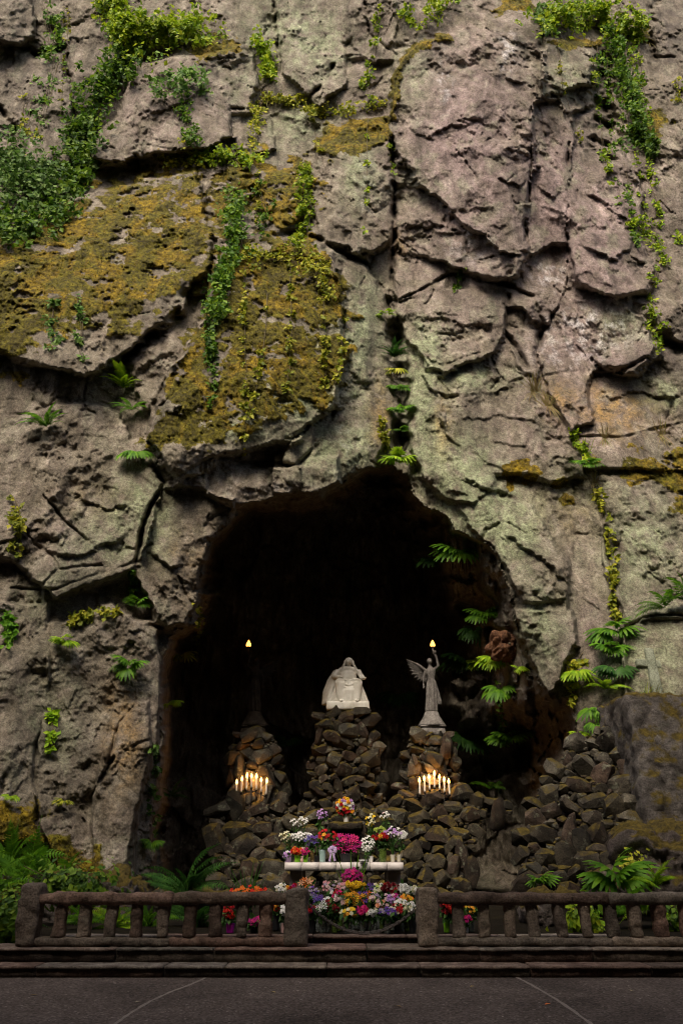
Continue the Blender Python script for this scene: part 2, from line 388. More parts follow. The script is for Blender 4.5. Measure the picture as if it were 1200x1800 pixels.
# neighbouring blocks bear on each other: close the narrow gaps between them, more in some places than in others
closed = slide(slide(REL, 6, np.maximum), 6, np.minimum)
REL += np.clip(closed - REL, 0, None) * np.clip(.80 + .55 * fbm(XW * .6, ZW * .6, 3, 18, .6), .25, 1.0)
CRACKS = [  # path, half width px, depth m
    ([(238,985),(252,920),(286,850),(268,800)], 4, .8), ([(290,846),(330,826),(372,802),(420,812),(490,814),(520,820),(560,780),(590,712)], 4, .35),
    ([(690,240),(692,330),(690,420),(688,520),(697,560)], 4.5, .9), ([(697,560),(702,640),(706,720),(708,830)], 13, 1.3),
    ([(932,190),(930,300),(926,440)], 1.8, .35), ([(1000,250),(998,350),(996,500)], 2.4, .45), ([(695,528),(745,508),(795,480),(880,500)], 3, .6),
    ([(550,415),(600,440),(640,462),(680,515),(690,560)], 5, .7), ([(20,1035),(100,1035),(190,1005),(240,985)], 2.5, .22),
    ([(75,870),(110,915),(150,950)], 2.5, .35), ([(78,862),(82,800)], 2, .3), ([(945,640),(965,700),(1002,770),(1032,832),(1052,880),(1075,1000),(1085,1090)], 4, .5),
    ([(1000,770),(1100,766),(1200,744)], 3, .35), ([(325,515),(300,560),(260,600),(212,640)], 9, 1.1), ([(880,495),(935,520),(955,570),(945,640)], 6, .6),
    ([(1040,632),(1090,655),(1150,620),(1175,600),(1240,620)], 5, .6), ([(0,190),(25,230),(30,300)], 7, .9), ([(30,80),(62,95),(110,85)], 8, .9),
    ([(-60,60),(35,85)], 7, .8), ([(162,284),(240,280),(242,300)], 6, .9), ([(95,298),(160,302)], 2.5, .4), ([(480,0),(488,60),(490,100)], 3, .5),
    ([(640,0),(650,60),(700,100)], 3, .4), ([(1055,110),(1075,180),(1065,260)], 22, 1.1), ([(950,20),(955,60),(948,100)], 7, .8), ([(1150,0),(1140,60),(1150,100)], 9, .7),
    ([(1145,100),(1300,96)], 3, .4), ([(1165,600),(1210,630),(1260,620)], 14, .6), ([(455,180),(478,150),(470,110)], 3, .5), ([(545,170),(575,140),(585,115)], 4, .5),
    ([(265,1100),(300,1110),(330,1104)], 6, .5), ([(190,1340),(210,1270),(240,1240),(270,1225)], 3, .4), ([(160,1400),(200,1330)], 3, .4),
    ([(88,1060),(92,1180),(62,1330),(72,1480)], 3, .15), ([(895,520),(890,580),(930,660)], 5, .5), ([(860,560),(800,590),(760,590)], 2, .15), ([(790,250),(850,275),(900,300)], 2, .15),
    ([(440,330),(470,390),(520,410)], 22, .9), ([(1010,200),(1045,190),(1050,240)], 8, .7), ([(120,95),(130,200),(125,295)], 4, .5)]
cn = fbm(XW * .8, ZW * .8, 3, 15, .6)
for pts, hw, dp in CRACKS:
    w = window(pts, hw * 4 + 14)
    d = line_d(pts, PX[w] + wx[w] * .45, PY[w] + wy[w] * .45)
    k = np.clip(.42 + .75 * cn[w], .03, 1.1)
    REL[w] -= dp * k * np.exp(-(d / (hw * (.45 + .6 * k))) ** 2)
# small secondary chips and ledges
LEDGE = [([(705,215),(760,245),(800,225),(850,210)], .18), ([(880,130),(905,150),(930,150)], .3), ([(700,395),(760,400),(850,430)], .2), ([(860,300),(905,330),(925,300)], .22),
         ([(940,330),(975,345),(995,330)], .25), ([(1010,340),(1060,360),(1120,400)], .25), ([(1010,440),(1070,460),(1120,430)], .3), ([(720,560),(800,575),(880,560)], .14),
         ([(800,735),(900,740),(960,730)], .12), ([(1050,700),(1120,690),(1200,700)], .2), ([(120,860),(180,900),(240,880)], .2), ([(60,970),(140,980),(220,940)], .2),
         ([(880,940),(940,985),(1000,1040)], .3), ([(800,830),(850,860),(900,880)], .2), ([(240,210),(300,190),(380,150)], .2), ([(250,960),(310,990),(345,985)], .25), ([(590,620),(640,600)], .2)]
for pts, h in LEDGE:
    w = window(pts, 70); X = PX[w] + wx[w] * 1.6; Y = PY[w] + wy[w] * 1.6
    xs = np.array([p[0] for p in pts], float); ys = np.array([p[1] for p in pts], float)
    dv = np.interp(X, xs, ys) - Y                              # above the ledge line is positive
    fade = sstep(0, 25, X - xs[0]) * sstep(0, 25, xs[-1] - X)
    REL[w] += h * fade * sstep(-2, 4, dv) * np.exp(-np.clip(dv, 0, 99) / 26)

CAVE = [(262,1600),(268,1500),(268,1400),(284,1300),(288,1225),(292,1170),(304,1125),(345,1105),(352,1050),(354,1000),(368,952),(402,918),(424,894),(470,884),(540,870),(600,852),(650,830),
        (690,818),(716,852),(742,890),(782,906),(816,936),(850,956),(878,988),(898,1035),(908,1085),(922,1140),(945,1200),(968,1225),(1000,1225),(1012,1270),(1005,1330),(990,1400),(985,1600)]
cs = poly_sd(CAVE, PX + wx * 1.3, PY + wy * 1.3)
sr = sstep(660, 860, PX) * sstep(900, 980, PY) * (1 - .85 * sstep(1300, 1430, PY)); wid = 80 + 150 * sr - 38 * sstep(560, 420, PX)
wid = wid * np.clip(1 + .5 * fbm(XW * .7, ZW * .7, 3, 63), .5, 1.6); tcv = np.clip(cs / wid, 0, 1)
CAVED = (1 - (1 - tcv) ** (2.2 - .9 * sr)) * 7.6 + np.where(cs > 0, .6, 0) * sstep(0, 8, cs)
lipr = np.exp(-(np.clip(-cs, 0, None) / 30) ** 2) * (cs <= 0)   # the lip of the mouth rolls inwards
incave = sstep(-4, 10, cs)

flat = np.zeros_like(YB); w = window(BLOCKS[-1][0], 40); flat[w] = sstep(-2, 10, poly_sd(BLOCKS[-1][0], PX[w], PY[w])) * .85
MOSSP = [  # outline, feather, strength, label
    ([(-160,470),(-20,440),(120,362),(250,322),(345,300),(372,400),(368,468),(325,505),(250,560),(190,560),(130,560),(60,600),(20,650),(-160,660)], 22, 1.0, 'broad golden-brown moss mat on the sloping rock shelf under the leafy shrub'),
    ([(395,410),(470,430),(545,420),(590,480),(608,560),(614,625),(600,670),(560,712),(480,728),(420,760),(370,790),(300,790),(262,765),(290,700),(305,640),(345,590),(372,520)], 12, 1.05, 'thick golden-brown moss mat hanging down the bulging rock above the cave'),
    ([(375,300),(450,285),(545,292),(546,340),(520,400),(470,395),(420,340),(390,400),(372,340)], 16, .9, 'mossy rim round the dark pocket above the hanging moss'),
    ([(556,250),(575,222),(640,205),(684,205),(684,245),(620,268),(575,280)], 9, 1.1, 'golden moss cap on the square ledge left of the tall rock face'),
    ([(330,90),(370,60),(412,68),(425,92),(380,102)], 8, 1.0, 'moss cap on the upper left block beside the fern band'),
    ([(878,838),(880,822),(905,808),(926,812),(920,832),(900,845),(893,862)], 4, 1.3, 'largest moss cushion on the right cave wall'),
    ([(914,842),(930,828),(947,836),(938,853),(920,855)], 4, 1.3, 'small moss cushion just below the largest one'),
    ([(958,862),(972,842),(995,845),(994,862),(970,870)], 4, 1.3, 'upper of two golden moss cushions right of the olive one'),
    ([(975,885),(985,868),(1006,872),(1006,885),(990,892)], 4, 1.3, 'lower of two golden moss cushions right of the olive one'),
    ([(1060,815),(1180,790),(1300,760),(1300,880),(1190,880),(1170,850),(1090,838)], 12, 1.0, 'dark moss band on the right-hand ledge'),
    ([(700,105),(735,68),(800,60),(800,70),(740,82),(706,115),(694,175),(690,210),(684,205),(688,160)], 5, .9, 'thin moss edging on the top corner of the tall rock face'),
    ([(862,16),(900,-20),(935,0),(940,16),(900,22)], 6, 1.0, 'moss strip on top of the tall rock face'),
    ([(965,76),(1000,62),(1060,66),(1050,80),(1000,84)], 4, 1.2, 'bright moss lip on the block under the right-hand shrub'),
    ([(1095,60),(1120,36),(1145,50),(1135,70)], 7, 1.0, 'moss hump beside the right-hand shrub'),
    ([(-80,1420),(60,1430),(120,1500),(200,1550),(210,1600),(-80,1600)], 24, .85, 'moss on the foot of the left rock behind the ferns'),
    ([(1125,200),(1165,180),(1170,225),(1135,250)], 10, .8, 'moss patch behind the vines on the right cliff'),
]
MOSS = np.zeros_like(YB); MID = np.zeros(YB.shape, np.int32)
mn = fbm(XW * 1.3, ZW * 1.3, 5, 8, .6)
for k, (pts, ft, st, lb) in enumerate(MOSSP):
    w = window(pts, 40)
    s = poly_sd(pts, QX[w], QY[w])
    fw = ft * (1.5 if ft > 10 else 1); m = np.clip(sstep(-fw, fw, s + mn[w] * fw * 1.6) * st, 0, 1)
    if ft > 10: m = m * sstep(-.72, -.15, mn[w] + .3 * fbm(XW[w] * 5, ZW[w] * 5, 3, 9) + .25 * fbm(XW[w] * .5, ZW[w] * 1.2, 2, 10))
    MID[w] = np.where(m > MOSS[w], k, MID[w]); MOSS[w] = np.maximum(MOSS[w], m)

# noise relief
warpX = XW + .16 * fbm(XW * .7, ZW * .7, 2, 11) + .035 * fbm(XW * 6, ZW * 6, 3, 13); warpZ = ZW + .16 * fbm(XW * .7, ZW * .7, 2, 12) + .035 * fbm(XW * 6, ZW * 6, 3, 16)
f1, e1 = facet(warpX * .45, warpZ * .38, 1, .9)
f2, e2 = facet(warpX * 1.15 + .3 * f1, warpZ * .95, 2, 1.0)
f3, e3 = facet(warpX * 2.9, warpZ * 2.4 + .5 * f2, 3, 1.1)
f4, e4 = facet(warpX * 6.5 + ZW * 1.5, warpZ * 7.5, 5, 1.1)
rg = fbm(warpX * .8, warpZ * 1.1, 5, 21, .55, True)
rough = .25 + 1.0 * sstep(-.35, .55, fbm(XW * .4, ZW * .4, 3, 31))
tw = .06 * fbm(XW * 3, ZW * 3, 3, 17)
tx_, tz0 = XW + tw, ZW * .8 - tw
NOI = .60 * tri(tx_ * .42, tz0 * .36, 6) + .27 * tri(tx_ * 1.0, tz0 * .85, 7) * (.35 + .65 * rough) + .11 * tri(tx_ * 2.4, tz0 * 2.1, 8) * rough + .045 * tri(tx_ * 5.5, tz0 * 5.0, 9) * rough
NOI += .045 * f2 * rough * (fbm(XW * .5, ZW * .5, 2, 53) > .0) + .040 * f3 * rough + .024 * f4 * rough + .06 * fbm(XW * 2.2, ZW * 2.2, 5, 41, .55) * rough
sq = warpZ * 1.5 + .6 * warpX + 1.3 * tri(XW * .5, ZW * .5, 3); saw = 1 - (sq - np.floor(sq))
sq2 = warpZ * 4.0 - 1.2 * warpX + 1.4 * tri(XW * 1.2, ZW * 1.2, 10); saw2 = 1 - (sq2 - np.floor(sq2))
NOI += .07 * saw ** 1.6 * sstep(.35, .75, fbm(XW * .55, ZW * .55, 3, 25)) + .030 * saw2 ** 1.6 * sstep(.15, .6, fbm(XW * .9, ZW * .9, 3, 26))
NOI += -.10 * np.exp(-(e1 / .03) ** 2) * (fbm(XW * .5, ZW * .5, 2, 51) > .3)
# drape: flutes and drips inside the cave
FLU = .55 * fbm(XW * 1.6, ZW * .4, 4, 61, .6) + .3 * f2 + .35 * f1 + .35 * tri(XW * 1.1, ZW * .8, 12)
MOSSR = .07 * MOSS * (1 + .7 * fbm(XW * 2.2, ZW * 2.2, 4, 71, .6)) + .025 * MOSS * fbm(XW * 9, ZW * 9, 2, 75)
NO = NOI * (1 - .35 * MOSS) * (1 - flat) * (1 - .3 * incave) + FLU * incave + MOSSR
niche = [(898,1262),(930,1228),(965,1222),(1003,1240),(1012,1300),(985,1340),(940,1350),(900,1330)]
w = window(niche, 30); CAVED[w] += 1.6 * sstep(-6, 26, poly_sd(niche, QX[w], QY[w]))
YS = YB - REL * (1 - incave * .9) - NO + CAVED + .25 * lipr
TS = YS / DY
SURF = np.stack([XC * TS, YS, CAM_H + DZ * TS], -1)
def surf(px, py):
    """point of the rock surface, bilinear"""
    j = np.clip(np.searchsorted(gx, px) - 1, 0, NX - 2); i = np.clip(np.searchsorted(gy, py) - 1, 0, NY - 2)
    a = ((px - gx[j]) / (gx[j + 1] - gx[j]))[..., None]; b = ((py - gy[i]) / (gy[i + 1] - gy[i]))[..., None]
    return (SURF[i, j] * (1 - a) + SURF[i, j + 1] * a) * (1 - b) + (SURF[i + 1, j] * (1 - a) + SURF[i + 1, j + 1] * a) * b
def surf1(px, py): return Vector(surf(np.array([float(px)]), np.array([float(py)]))[0])

# colour masks (lichen, lime, ochre, violet tint, dark water streaks): things the rock itself carries; the dark mask also has broad darker areas
def blob(lst):
    m = np.zeros_like(YB)
    for (x, y, rx, ry, s) in lst:
        w = window([(x - rx * 2, y - ry * 2), (x + rx * 2, y + ry * 2)], 2)
        m[w] += s * np.exp(-((QX[w] - x) / rx) ** 2 - ((QY[w] - y) / ry) ** 2)
    return np.clip(m, 0, 1.3)
n_a = fbm(XW * 1.1, ZW * .8, 5, 81, .6); n_b = fbm(XW * 2.5, ZW * 2.0, 5, 91, .65)
LICH = blob([(630,300,30,60,.8),(640,600,35,110,.9),(600,790,80,50,.8),(560,660,25,60,.5),(740,700,35,110,.9),(800,820,60,60,.9),(850,900,70,50,.9),(830,665,60,22,.8),(900,950,50,50,.7),(750,600,40,40,.5),
             (1160,690,50,30,.9),(1090,570,50,30,.6),(1130,960,70,80,.7),(1000,860,70,60,.3),(950,1110,40,70,.8),(1140,1160,60,70,1.3),(520,700,60,40,.8),(420,760,60,25,.7),(480,50,60,60,.5),(560,80,50,70,.6),
             (520,220,60,40,.6),(990,140,40,40,.5),(240,880,60,60,.5),(180,950,80,60,.5),(280,920,30,60,.5),(80,1050,60,50,.3),(200,700,40,30,.3),(420,150,40,40,.3),(720,130,40,60,.4),(100,1250,60,100,.35),(740,330,60,40,.3),(560,560,20,60,.4)])
LICH = np.clip(LICH * (.95 + .9 * n_b) + .3 * sstep(.1, .7, n_a) , 0, 1) * (1 - flat * .3)
LIME = np.clip(blob([(1030,560,60,22,.8),(960,480,30,25,.7),(780,140,12,50,.5),(890,90,14,40,.7),(830,440,40,25,.4),(1060,590,50,20,.5),(700,650,14,30,.3),(330,870,40,30,.3),(1000,620,60,40,.4),(640,330,10,60,.35),(600,760,10,80,.3),(480,860,80,12,.3)]) * sstep(-.1, .6, n_b + .3 * n_a), 0, 1)
OCHR = np.clip(blob([(1080,720,60,40,.9),(980,700,30,40,.6),(215,1300,30,90,.9),(700,430,20,30,.5),(780,740,15,60,.5),(665,740,18,60,.9),(150,880,60,30,.2),(330,980,50,60,.3),(900,1130,20,20,.3),(560,560,10,60,.3),(1000,900,60,40,.2)]) * (.6 + .8 * n_b), 0, 1)
PURP = np.clip(.12 + .6 * n_a + blob([(810,280,130,220,1.0),(1050,400,110,150,.9),(970,330,40,120,.6),(1050,620,120,90,.7),(1000,760,140,60,.4),(300,180,150,110,.4),(560,80,100,100,.4),(780,560,60,50,.3),(120,950,80,60,.4),(1050,1120,60,60,.5)]), 0, 1)
DARKS = np.clip(blob([(655,640,9,110,1.),(690,330,8,80,.7),(640,300,6,60,.4),(1120,640,40,22,.8),(1190,640,40,50,.7),(1180,60,30,70,.9),(950,1290,60,70,1.3),(870,1250,60,140,.9),(880,1060,30,60,.5),(60,170,40,60,.4),(700,730,12,90,.8),(60,1480,60,50,.3),(120,1000,150,150,.3),(150,1300,140,170,.46),(60,700,100,120,.18),(330,950,60,100,.3),(980,1100,80,90,.2),(1120,1000,120,140,.14),(60,150,90,120,.22)]) * (.8 + .5 * n_b) , 0, 1)  # narrow water streaks, plus wide soft darker patches, strongest at the niche

idx = np.arange(NX * NY).reshape(NY, NX)
FQ = np.stack([idx[:-1, :-1], idx[1:, :-1], idx[1:, 1:], idx[:-1, 1:]], -1).reshape(-1, 4)
BF = BID[:-1, :-1].ravel()
VV = SURF.reshape(-1, 3)
CA = np.stack([MOSS, LICH, LIME, np.ones_like(YB)], -1).reshape(-1, 4).astype(np.float32)
CB = np.stack([OCHR, PURP, DARKS, np.ones_like(YB)], -1).reshape(-1, 4).astype(np.float32)
# shared smooth normals so that the pieces meet without a seam
d1 = np.gradient(SURF, axis=1); d0 = np.gradient(SURF, axis=0)
NRM = np.cross(d1, d0); NRM /= np.linalg.norm(NRM, axis=-1, keepdims=True) + 1e-9
NRM = -NRM.reshape(-1, 3)

def cliff_mat():
    m, n, l, b = new_mat('cliff_rock')
    g = n.new('ShaderNodeNewGeometry'); P = g.outputs['Position']
    def att(nm):
        a = n.new('ShaderNodeAttribute'); a.attribute_name = nm
        s = n.new('ShaderNodeSeparateColor'); l.new(a.outputs['Color'], s.inputs[0]); return s.outputs
    A, B = att('cover'), att('tint')
    mp = n.new('ShaderNodeMapping'); mp.inputs['Scale'].default_value = (1, 1, .55); l.new(P, mp.inputs[0]); V = mp.outputs[0]
    big = nz(n, l, .55, 3, .6, V, .4); med = nz(n, l, 2.4, 5, .66, V, .5); fine = nz(n, l, 11, 4, .7, P); gr = nz(n, l, 24, 3, .8, P)
    brown = ramp(n, l, med, [(.25, (.052, .042, .029)), (.42, (.130, .108, .077)), (.58, (.215, .185, .138)), (.75, (.35, .31, .245))])
    viol = ramp(n, l, med, [(.25, (.066, .046, .043)), (.42, (.168, .122, .113)), (.58, (.268, .20, .186)), (.75, (.40, .31, .295))])
    c = mix(n, l, B[1], brown, viol)
    c = mix(n, l, ramp(n, l, big, [(.40, .0), (.62, .75)]), c, mix(n, l, .65, c, (.085, .07, .052)))
    mps = n.new('ShaderNodeMapping'); mps.inputs['Scale'].default_value = (1, .4, .09); l.new(P, mps.inputs[0])
    stk = nz(n, l, 2.6, 4, .65, mps.outputs[0], .3)
    c = mix(n, l, 1.0, c, ramp(n, l, stk, [(.32, .55), (.46, .95), (.56, 1.0), (.70, 1.32)]), 'MULTIPLY')
    lf = math_n(n, l, 'MULTIPLY', A[1], ramp(n, l, fine, [(.3, .45), (.6, 1.0)]))
    c = mix(n, l, lf, c, ramp(n, l, med, [(.3, (.13, .15, .08)), (.55, (.26, .29, .17)), (.75, (.38, .41, .26))]))
    c = mix(n, l, math_n(n, l, 'MULTIPLY', A[2], ramp(n, l, fine, [(.36, .25), (.55, 1.0)])), c, (.56, .53, .53))
    c = mix(n, l, math_n(n, l, 'MULTIPLY', B[0], ramp(n, l, fine, [(.3, .3), (.6, .8)])), c, (.38, .235, .075))
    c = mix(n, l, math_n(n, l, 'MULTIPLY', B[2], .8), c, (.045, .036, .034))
    c = mix(n, l, 1.0, c, ramp(n, l, gr, [(.30, .5), (.5, 1.0), (.70, 1.45)]), 'MULTIPLY')
    c = mix(n, l, 1.0, c, ramp(n, l, fine, [(.28, .58), (.5, 1.0), (.7, 1.28)]), 'MULTIPLY')
    mo = nz(n, l, 7, 5, .72, P); mo2 = nz(n, l, .9, 4, .65, mp.outputs[0], .8)
    mc = ramp(n, l, mo, [(.3, (.024, .018, .004)), (.45, (.085, .063, .006)), (.58, (.18, .135, .010)), (.75, (.31, .24, .018))])
    mc = mix(n, l, 1.0, mc, ramp(n, l, mo2, [(.33, (.34, .36, .34)), (.48, (.72, .82, .75)), (.56, (1.0, .92, .8)), (.66, (1.4, 1.28, 1.0))]), 'MULTIPLY')
    mf = math_n(n, l, 'MULTIPLY_ADD', mo, .7); l.new(A[0], mf.node.inputs[2])
    mfac = ramp(n, l, mf, [(.66, 0.0), (.86, 1.0)])
    c = mix(n, l, mfac, c, mc)
    l.new(c, b.inputs['Base Color']); b.inputs['Roughness'].default_value = .86; b.inputs['Specular IOR Level'].default_value = .25
    hh = math_n(n, l, 'MULTIPLY_ADD', fine, .35); l.new(nz(n, l, 4.5, 5, .66, V, .6), hh.node.inputs[2])
    hg = math_n(n, l, 'MULTIPLY_ADD', gr, .10); l.new(hh, hg.node.inputs[2])
    bump(n, l, hg, .75, .09, b)
    return m
M_CLIFF = cliff_mat()
def cliff_piece(name, sel, parent=None):
    f = FQ[sel]; used, inv = np.unique(f, return_inverse=True)
    me = mesh_np(name, VV[used], inv.reshape(f.shape))
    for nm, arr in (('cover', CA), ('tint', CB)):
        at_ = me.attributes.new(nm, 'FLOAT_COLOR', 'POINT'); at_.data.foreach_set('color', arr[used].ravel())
    me.normals_split_custom_set_from_vertices(NRM[used].astype(np.float32))
    return obj(name, me, M_CLIFF, parent)
cliff = structure(cliff_piece('cliff', BF == 0))
for k in range(1, len(BLOCKS) + 1):
    if (BF == k).sum() > 60: cliff_piece('rock_block', BF == k, cliff)

# ------------------------------------------------------------------ ground, steps, balustrades
def asphalt_mat():
    m, n, l, b = new_mat('asphalt')
    g = n.new('ShaderNodeNewGeometry'); P = g.outputs['Position']
    v = n.new('ShaderNodeTexVoronoi'); v.inputs['Scale'].default_value = 42; l.new(P, v.inputs['Vector'])
    c = ramp(n, l, v.outputs['Color'], [(.1, (.040, .031, .026)), (.6, (.096, .076, .065)), (.88, (.145, .117, .103)), (1., (.33, .29, .26))])
    c = mix(n, l, 1.0, c, ramp(n, l, nz(n, l, .6, 5, .65, P, .6), [(.3, .6), (.5, 1.0), (.7, 1.35)]), 'MULTIPLY')
    c = mix(n, l, ramp(n, l, nz(n, l, 2.2, 5, .7, P), [(.62, 0.0), (.72, .35)]), c, (.10, .083, .072))
    c = mix(n, l, ramp(n, l, nz(n, l, 20, 2, .5, P), [(.71, 0.0), (.75, .7)]), c, (.2, .17, .15))
    l.new(c, b.inputs['Base Color']); b.inputs['Roughness'].default_value = .85; b.inputs['Specular IOR Level'].default_value = .15
    bump(n, l, v.outputs['Distance'], .5, .01, b)
    return m
M_ASPH = asphalt_mat()
M_RAIL = stone_mat('rail_stone', (.055, .045, .038), (.145, .118, .10), (.26, .215, .185), lich=.2, scale=4)
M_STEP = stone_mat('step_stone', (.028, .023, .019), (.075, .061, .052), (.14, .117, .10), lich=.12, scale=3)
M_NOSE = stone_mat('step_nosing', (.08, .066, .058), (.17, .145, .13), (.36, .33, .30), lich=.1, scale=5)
M_RUB = stone_mat('rubble_stone', (.016, .0135, .011), (.056, .050, .041), (.14, .128, .106), moss=.22, lich=.75)
M_RUBM = stone_mat('mossy_rubble_stone', (.008, .0065, .005), (.026, .022, .016), (.068, .058, .043), moss=.42, lich=.35)
M_CORE = stone_mat('mortar', (.012, .010, .008), (.03, .025, .02), (.055, .045, .036), moss=.2, lich=.1, obrand=False)
M_BOUL = stone_mat('boulder_rock', (.035, .029, .026), (.10, .087, .078), (.20, .178, .16), moss=.97, lich=.25, obrand=False)

s_ = 60
ground = structure(obj('ground', mesh_py('ground', [(-s_, -s_, 0), (s_, -s_, 0), (s_, 45, 0), (-s_, 45, 0)], [(0, 1, 2, 3)]), M_ASPH))
M_JOINT = plain('joint_filler', (.20, .17, .145), .85, .3, 14)
def strip(pts, w, z):
    v = []; f = []
    for i, p in enumerate(pts):
        a = Vector(pts[min(i + 1, len(pts) - 1)]) - Vector(pts[max(i - 1, 0)]); a = Vector((-a.y, a.x)).normalized() * w / 2 * (1 + .25 * R.uniform(-1, 1))
        v += [(p[0] + a.x, p[1] + a.y, z), (p[0] - a.x, p[1] - a.y, z)]
    for i in range(len(pts) - 1): f.append((2 * i, 2 * i + 2, 2 * i + 3, 2 * i + 1))
    return mesh_py('joint_strip', v, f)
def gpt(px, py):
    xc, dy, dz = ray(px, py); t = -CAM_H / dz; return (float(xc * t), float(dy * t))
for ctl in ([(362, 1719), (335, 1731), (300, 1744), (265, 1760), (232, 1780), (200, 1802), (160, 1835), (110, 1880)], [(898, 1714), (925, 1727), (950, 1741), (975, 1756), (1005, 1776), (1040, 1802), (1085, 1838), (1140, 1890)]):
    g_ = [gpt(*c) for c in ctl]; fine_ = []
    for a, b in zip(g_[:-1], g_[1:]):
        for k in range(6): fine_.append((a[0] + (b[0] - a[0]) * k / 6 + R.uniform(-.004, .004), a[1] + (b[1] - a[1]) * k / 6))
    obj('joint_strip', strip(fine_, .042, .004), M_JOINT, ground)

def rough_box(name, sx, sy, sz, cell, amp, rad, seed, smooth=True, lean=(0, 0), taper=0.0, fq=1.0):
    """hewn stone block, origin at the centre of its base"""
    n3 = [max(1, int(round(d / cell))) for d in (sx, sy, sz)]; key = {}; V = []; Fc = []
    def vid(p):
        k = (round(p[0], 4), round(p[1], 4), round(p[2], 4))
        if k not in key: key[k] = len(V); V.append(p)
        return key[k]
    h = (sx / 2, sy / 2, sz / 2)
    for ax in range(3):
        u, v = (ax + 1) % 3, (ax + 2) % 3
        for sgn in (-1, 1):
            for i in range(n3[u]):
                for j in range(n3[v]):
                    q = []
                    for (a, b) in ((0, 0), (1, 0), (1, 1), (0, 1)):
                        p = [0, 0, 0]; p[ax] = sgn * h[ax]; p[u] = -h[u] + 2 * h[u] * (i + a) / n3[u]; p[v] = -h[v] + 2 * h[v] * (j + b) / n3[v]
                        q.append(vid(tuple(p)))
                    Fc.append(q if sgn > 0 else q[::-1])
    V = np.array(V); hh = np.array(h); q = np.clip(V, -(hh - rad), hh - rad); d = V - q
    L = np.linalg.norm(d, axis=1, keepdims=True); V = q + d / np.maximum(L, 1e-6) * np.minimum(L, rad)
    nx_ = d / np.maximum(L, 1e-6)
    a = (V[:, 0] * 3 + V[:, 1] * 2.3) * fq; b = (V[:, 2] * 3 + V[:, 1] * 1.7) * fq
    k = fbm(a + seed * 3.1, b + seed * 1.7, 4, seed % 9, .6) + .9 * facet(a * 1.3 + seed, b * 1.3, seed % 7)[0] + .35 * fbm(a * 4, b * 4, 3, 2)
    V = V + nx_ * amp * k[:, None]
    V[:, 2] += sz / 2
    tz = V[:, 2] / sz
    V[:, :2] *= (1 - taper * tz)[:, None]; V[:, 0] += lean[0] * tz; V[:, 1] += lean[1] * tz
    return mesh_np(name, V, np.array(Fc), smooth)

Y0, Y1, Y2, YR, YI = 12.73, 13.12, 13.72, 13.40, 13.74
Z1, Z2, ZI = .137, .310, .412
steps = obj('steps', mesh_py('steps', [(-14, Y0 + .06, 0), (14, Y0 + .06, 0), (14, Y0 + .06, Z1 - .03), (-14, Y0 + .06, Z1 - .03), (14, Y1 + .05, Z1 - .03), (-14, Y1 + .05, Z1 - .03), (14, Y1 + .05, Z2 - .03), (-14, Y1 + .05, Z2 - .03), (14, YI + .06, Z2 - .03), (-14, YI + .06, Z2 - .03)],
    [(0, 1, 2, 3), (3, 2, 4, 5), (5, 4, 6, 7), (7, 6, 8, 9)], False), M_CORE); structure(steps)
def course(yf, depth, z0, z1, joints, seed, nose=True):
    for i, (a, b) in enumerate(zip(joints[:-1], joints[1:])):
        nb = .035 if nose else 0
        me = rough_box('step_stone', b - a - .012, depth, z1 - z0 - nb, .06, .012, .012, seed + i)
        obj('step_stone', me, M_STEP, steps, ((a + b) / 2, yf + depth / 2 + .02, z0))
        if nose:
            me = rough_box('step_tread', b - a - .006, depth + .03, nb + .002, .05, .006, .012, seed + i + 50)
            obj('step_tread', me, M_NOSE if nose else M_STEP, steps, ((a + b) / 2, yf + depth / 2, z1 - nb))
j1 = [-9.0, -7.6, -5.9, -4.05, -2.35, -1.55, -.2, 1.05, 2.5, 4.1, 5.4, 7.2, 9.0]
j2 = [-9.0, -7.2, -5.2, -3.1, -1.75, .35, 1.9, 3.45, 5.0, 6.8, 9.0]
j3 = [-4.2, -2.6, -.42, .95, 2.3, 4.0]
course(Y0, .46, 0, Z1, j1, 100); course(Y1, .66, Z1 - .01, Z2, j2, 200); course(YI, .30, Z2 - .01, ZI, j3, 300)
# terrace behind the balustrade
def earth_mat():
    m, n, l, b = new_mat('terrace_earth'); g = n.new('ShaderNodeNewGeometry'); P = g.outputs['Position']
    l.new(ramp(n, l, nz(n, l, 3, 6, .7, P), [(.3, (.006, .005, .004)), (.55, (.016, .013, .009)), (.75, (.028, .026, .010))]), b.inputs['Base Color'])
    b.inputs['Roughness'].default_value = .95; b.inputs['Specular IOR Level'].default_value = .05; bump(n, l, nz(n, l, 9, 6, .7, P), .8, .06, b); return m
tv = []; tf = []; nxg, nyg = 60, 40
for j in range(nyg + 1):
    for i in range(nxg + 1):
        x = -15 + 30 * i / nxg; y = YI + .14 + (32 - YI) * (j / nyg) ** 1.2
        tv.append((x, y, ZI - .03 + .05 * math.sin(x * 2.1 + y) * math.sin(y * 1.3) * min(1, j / 6)))
for j in range(nyg):
    for i in range(nxg): a = j * (nxg + 1) + i; tf.append((a, a + 1, a + nxg + 2, a + nxg + 1))
structure(obj('terrace', mesh_py('terrace', tv, tf), earth_mat()))

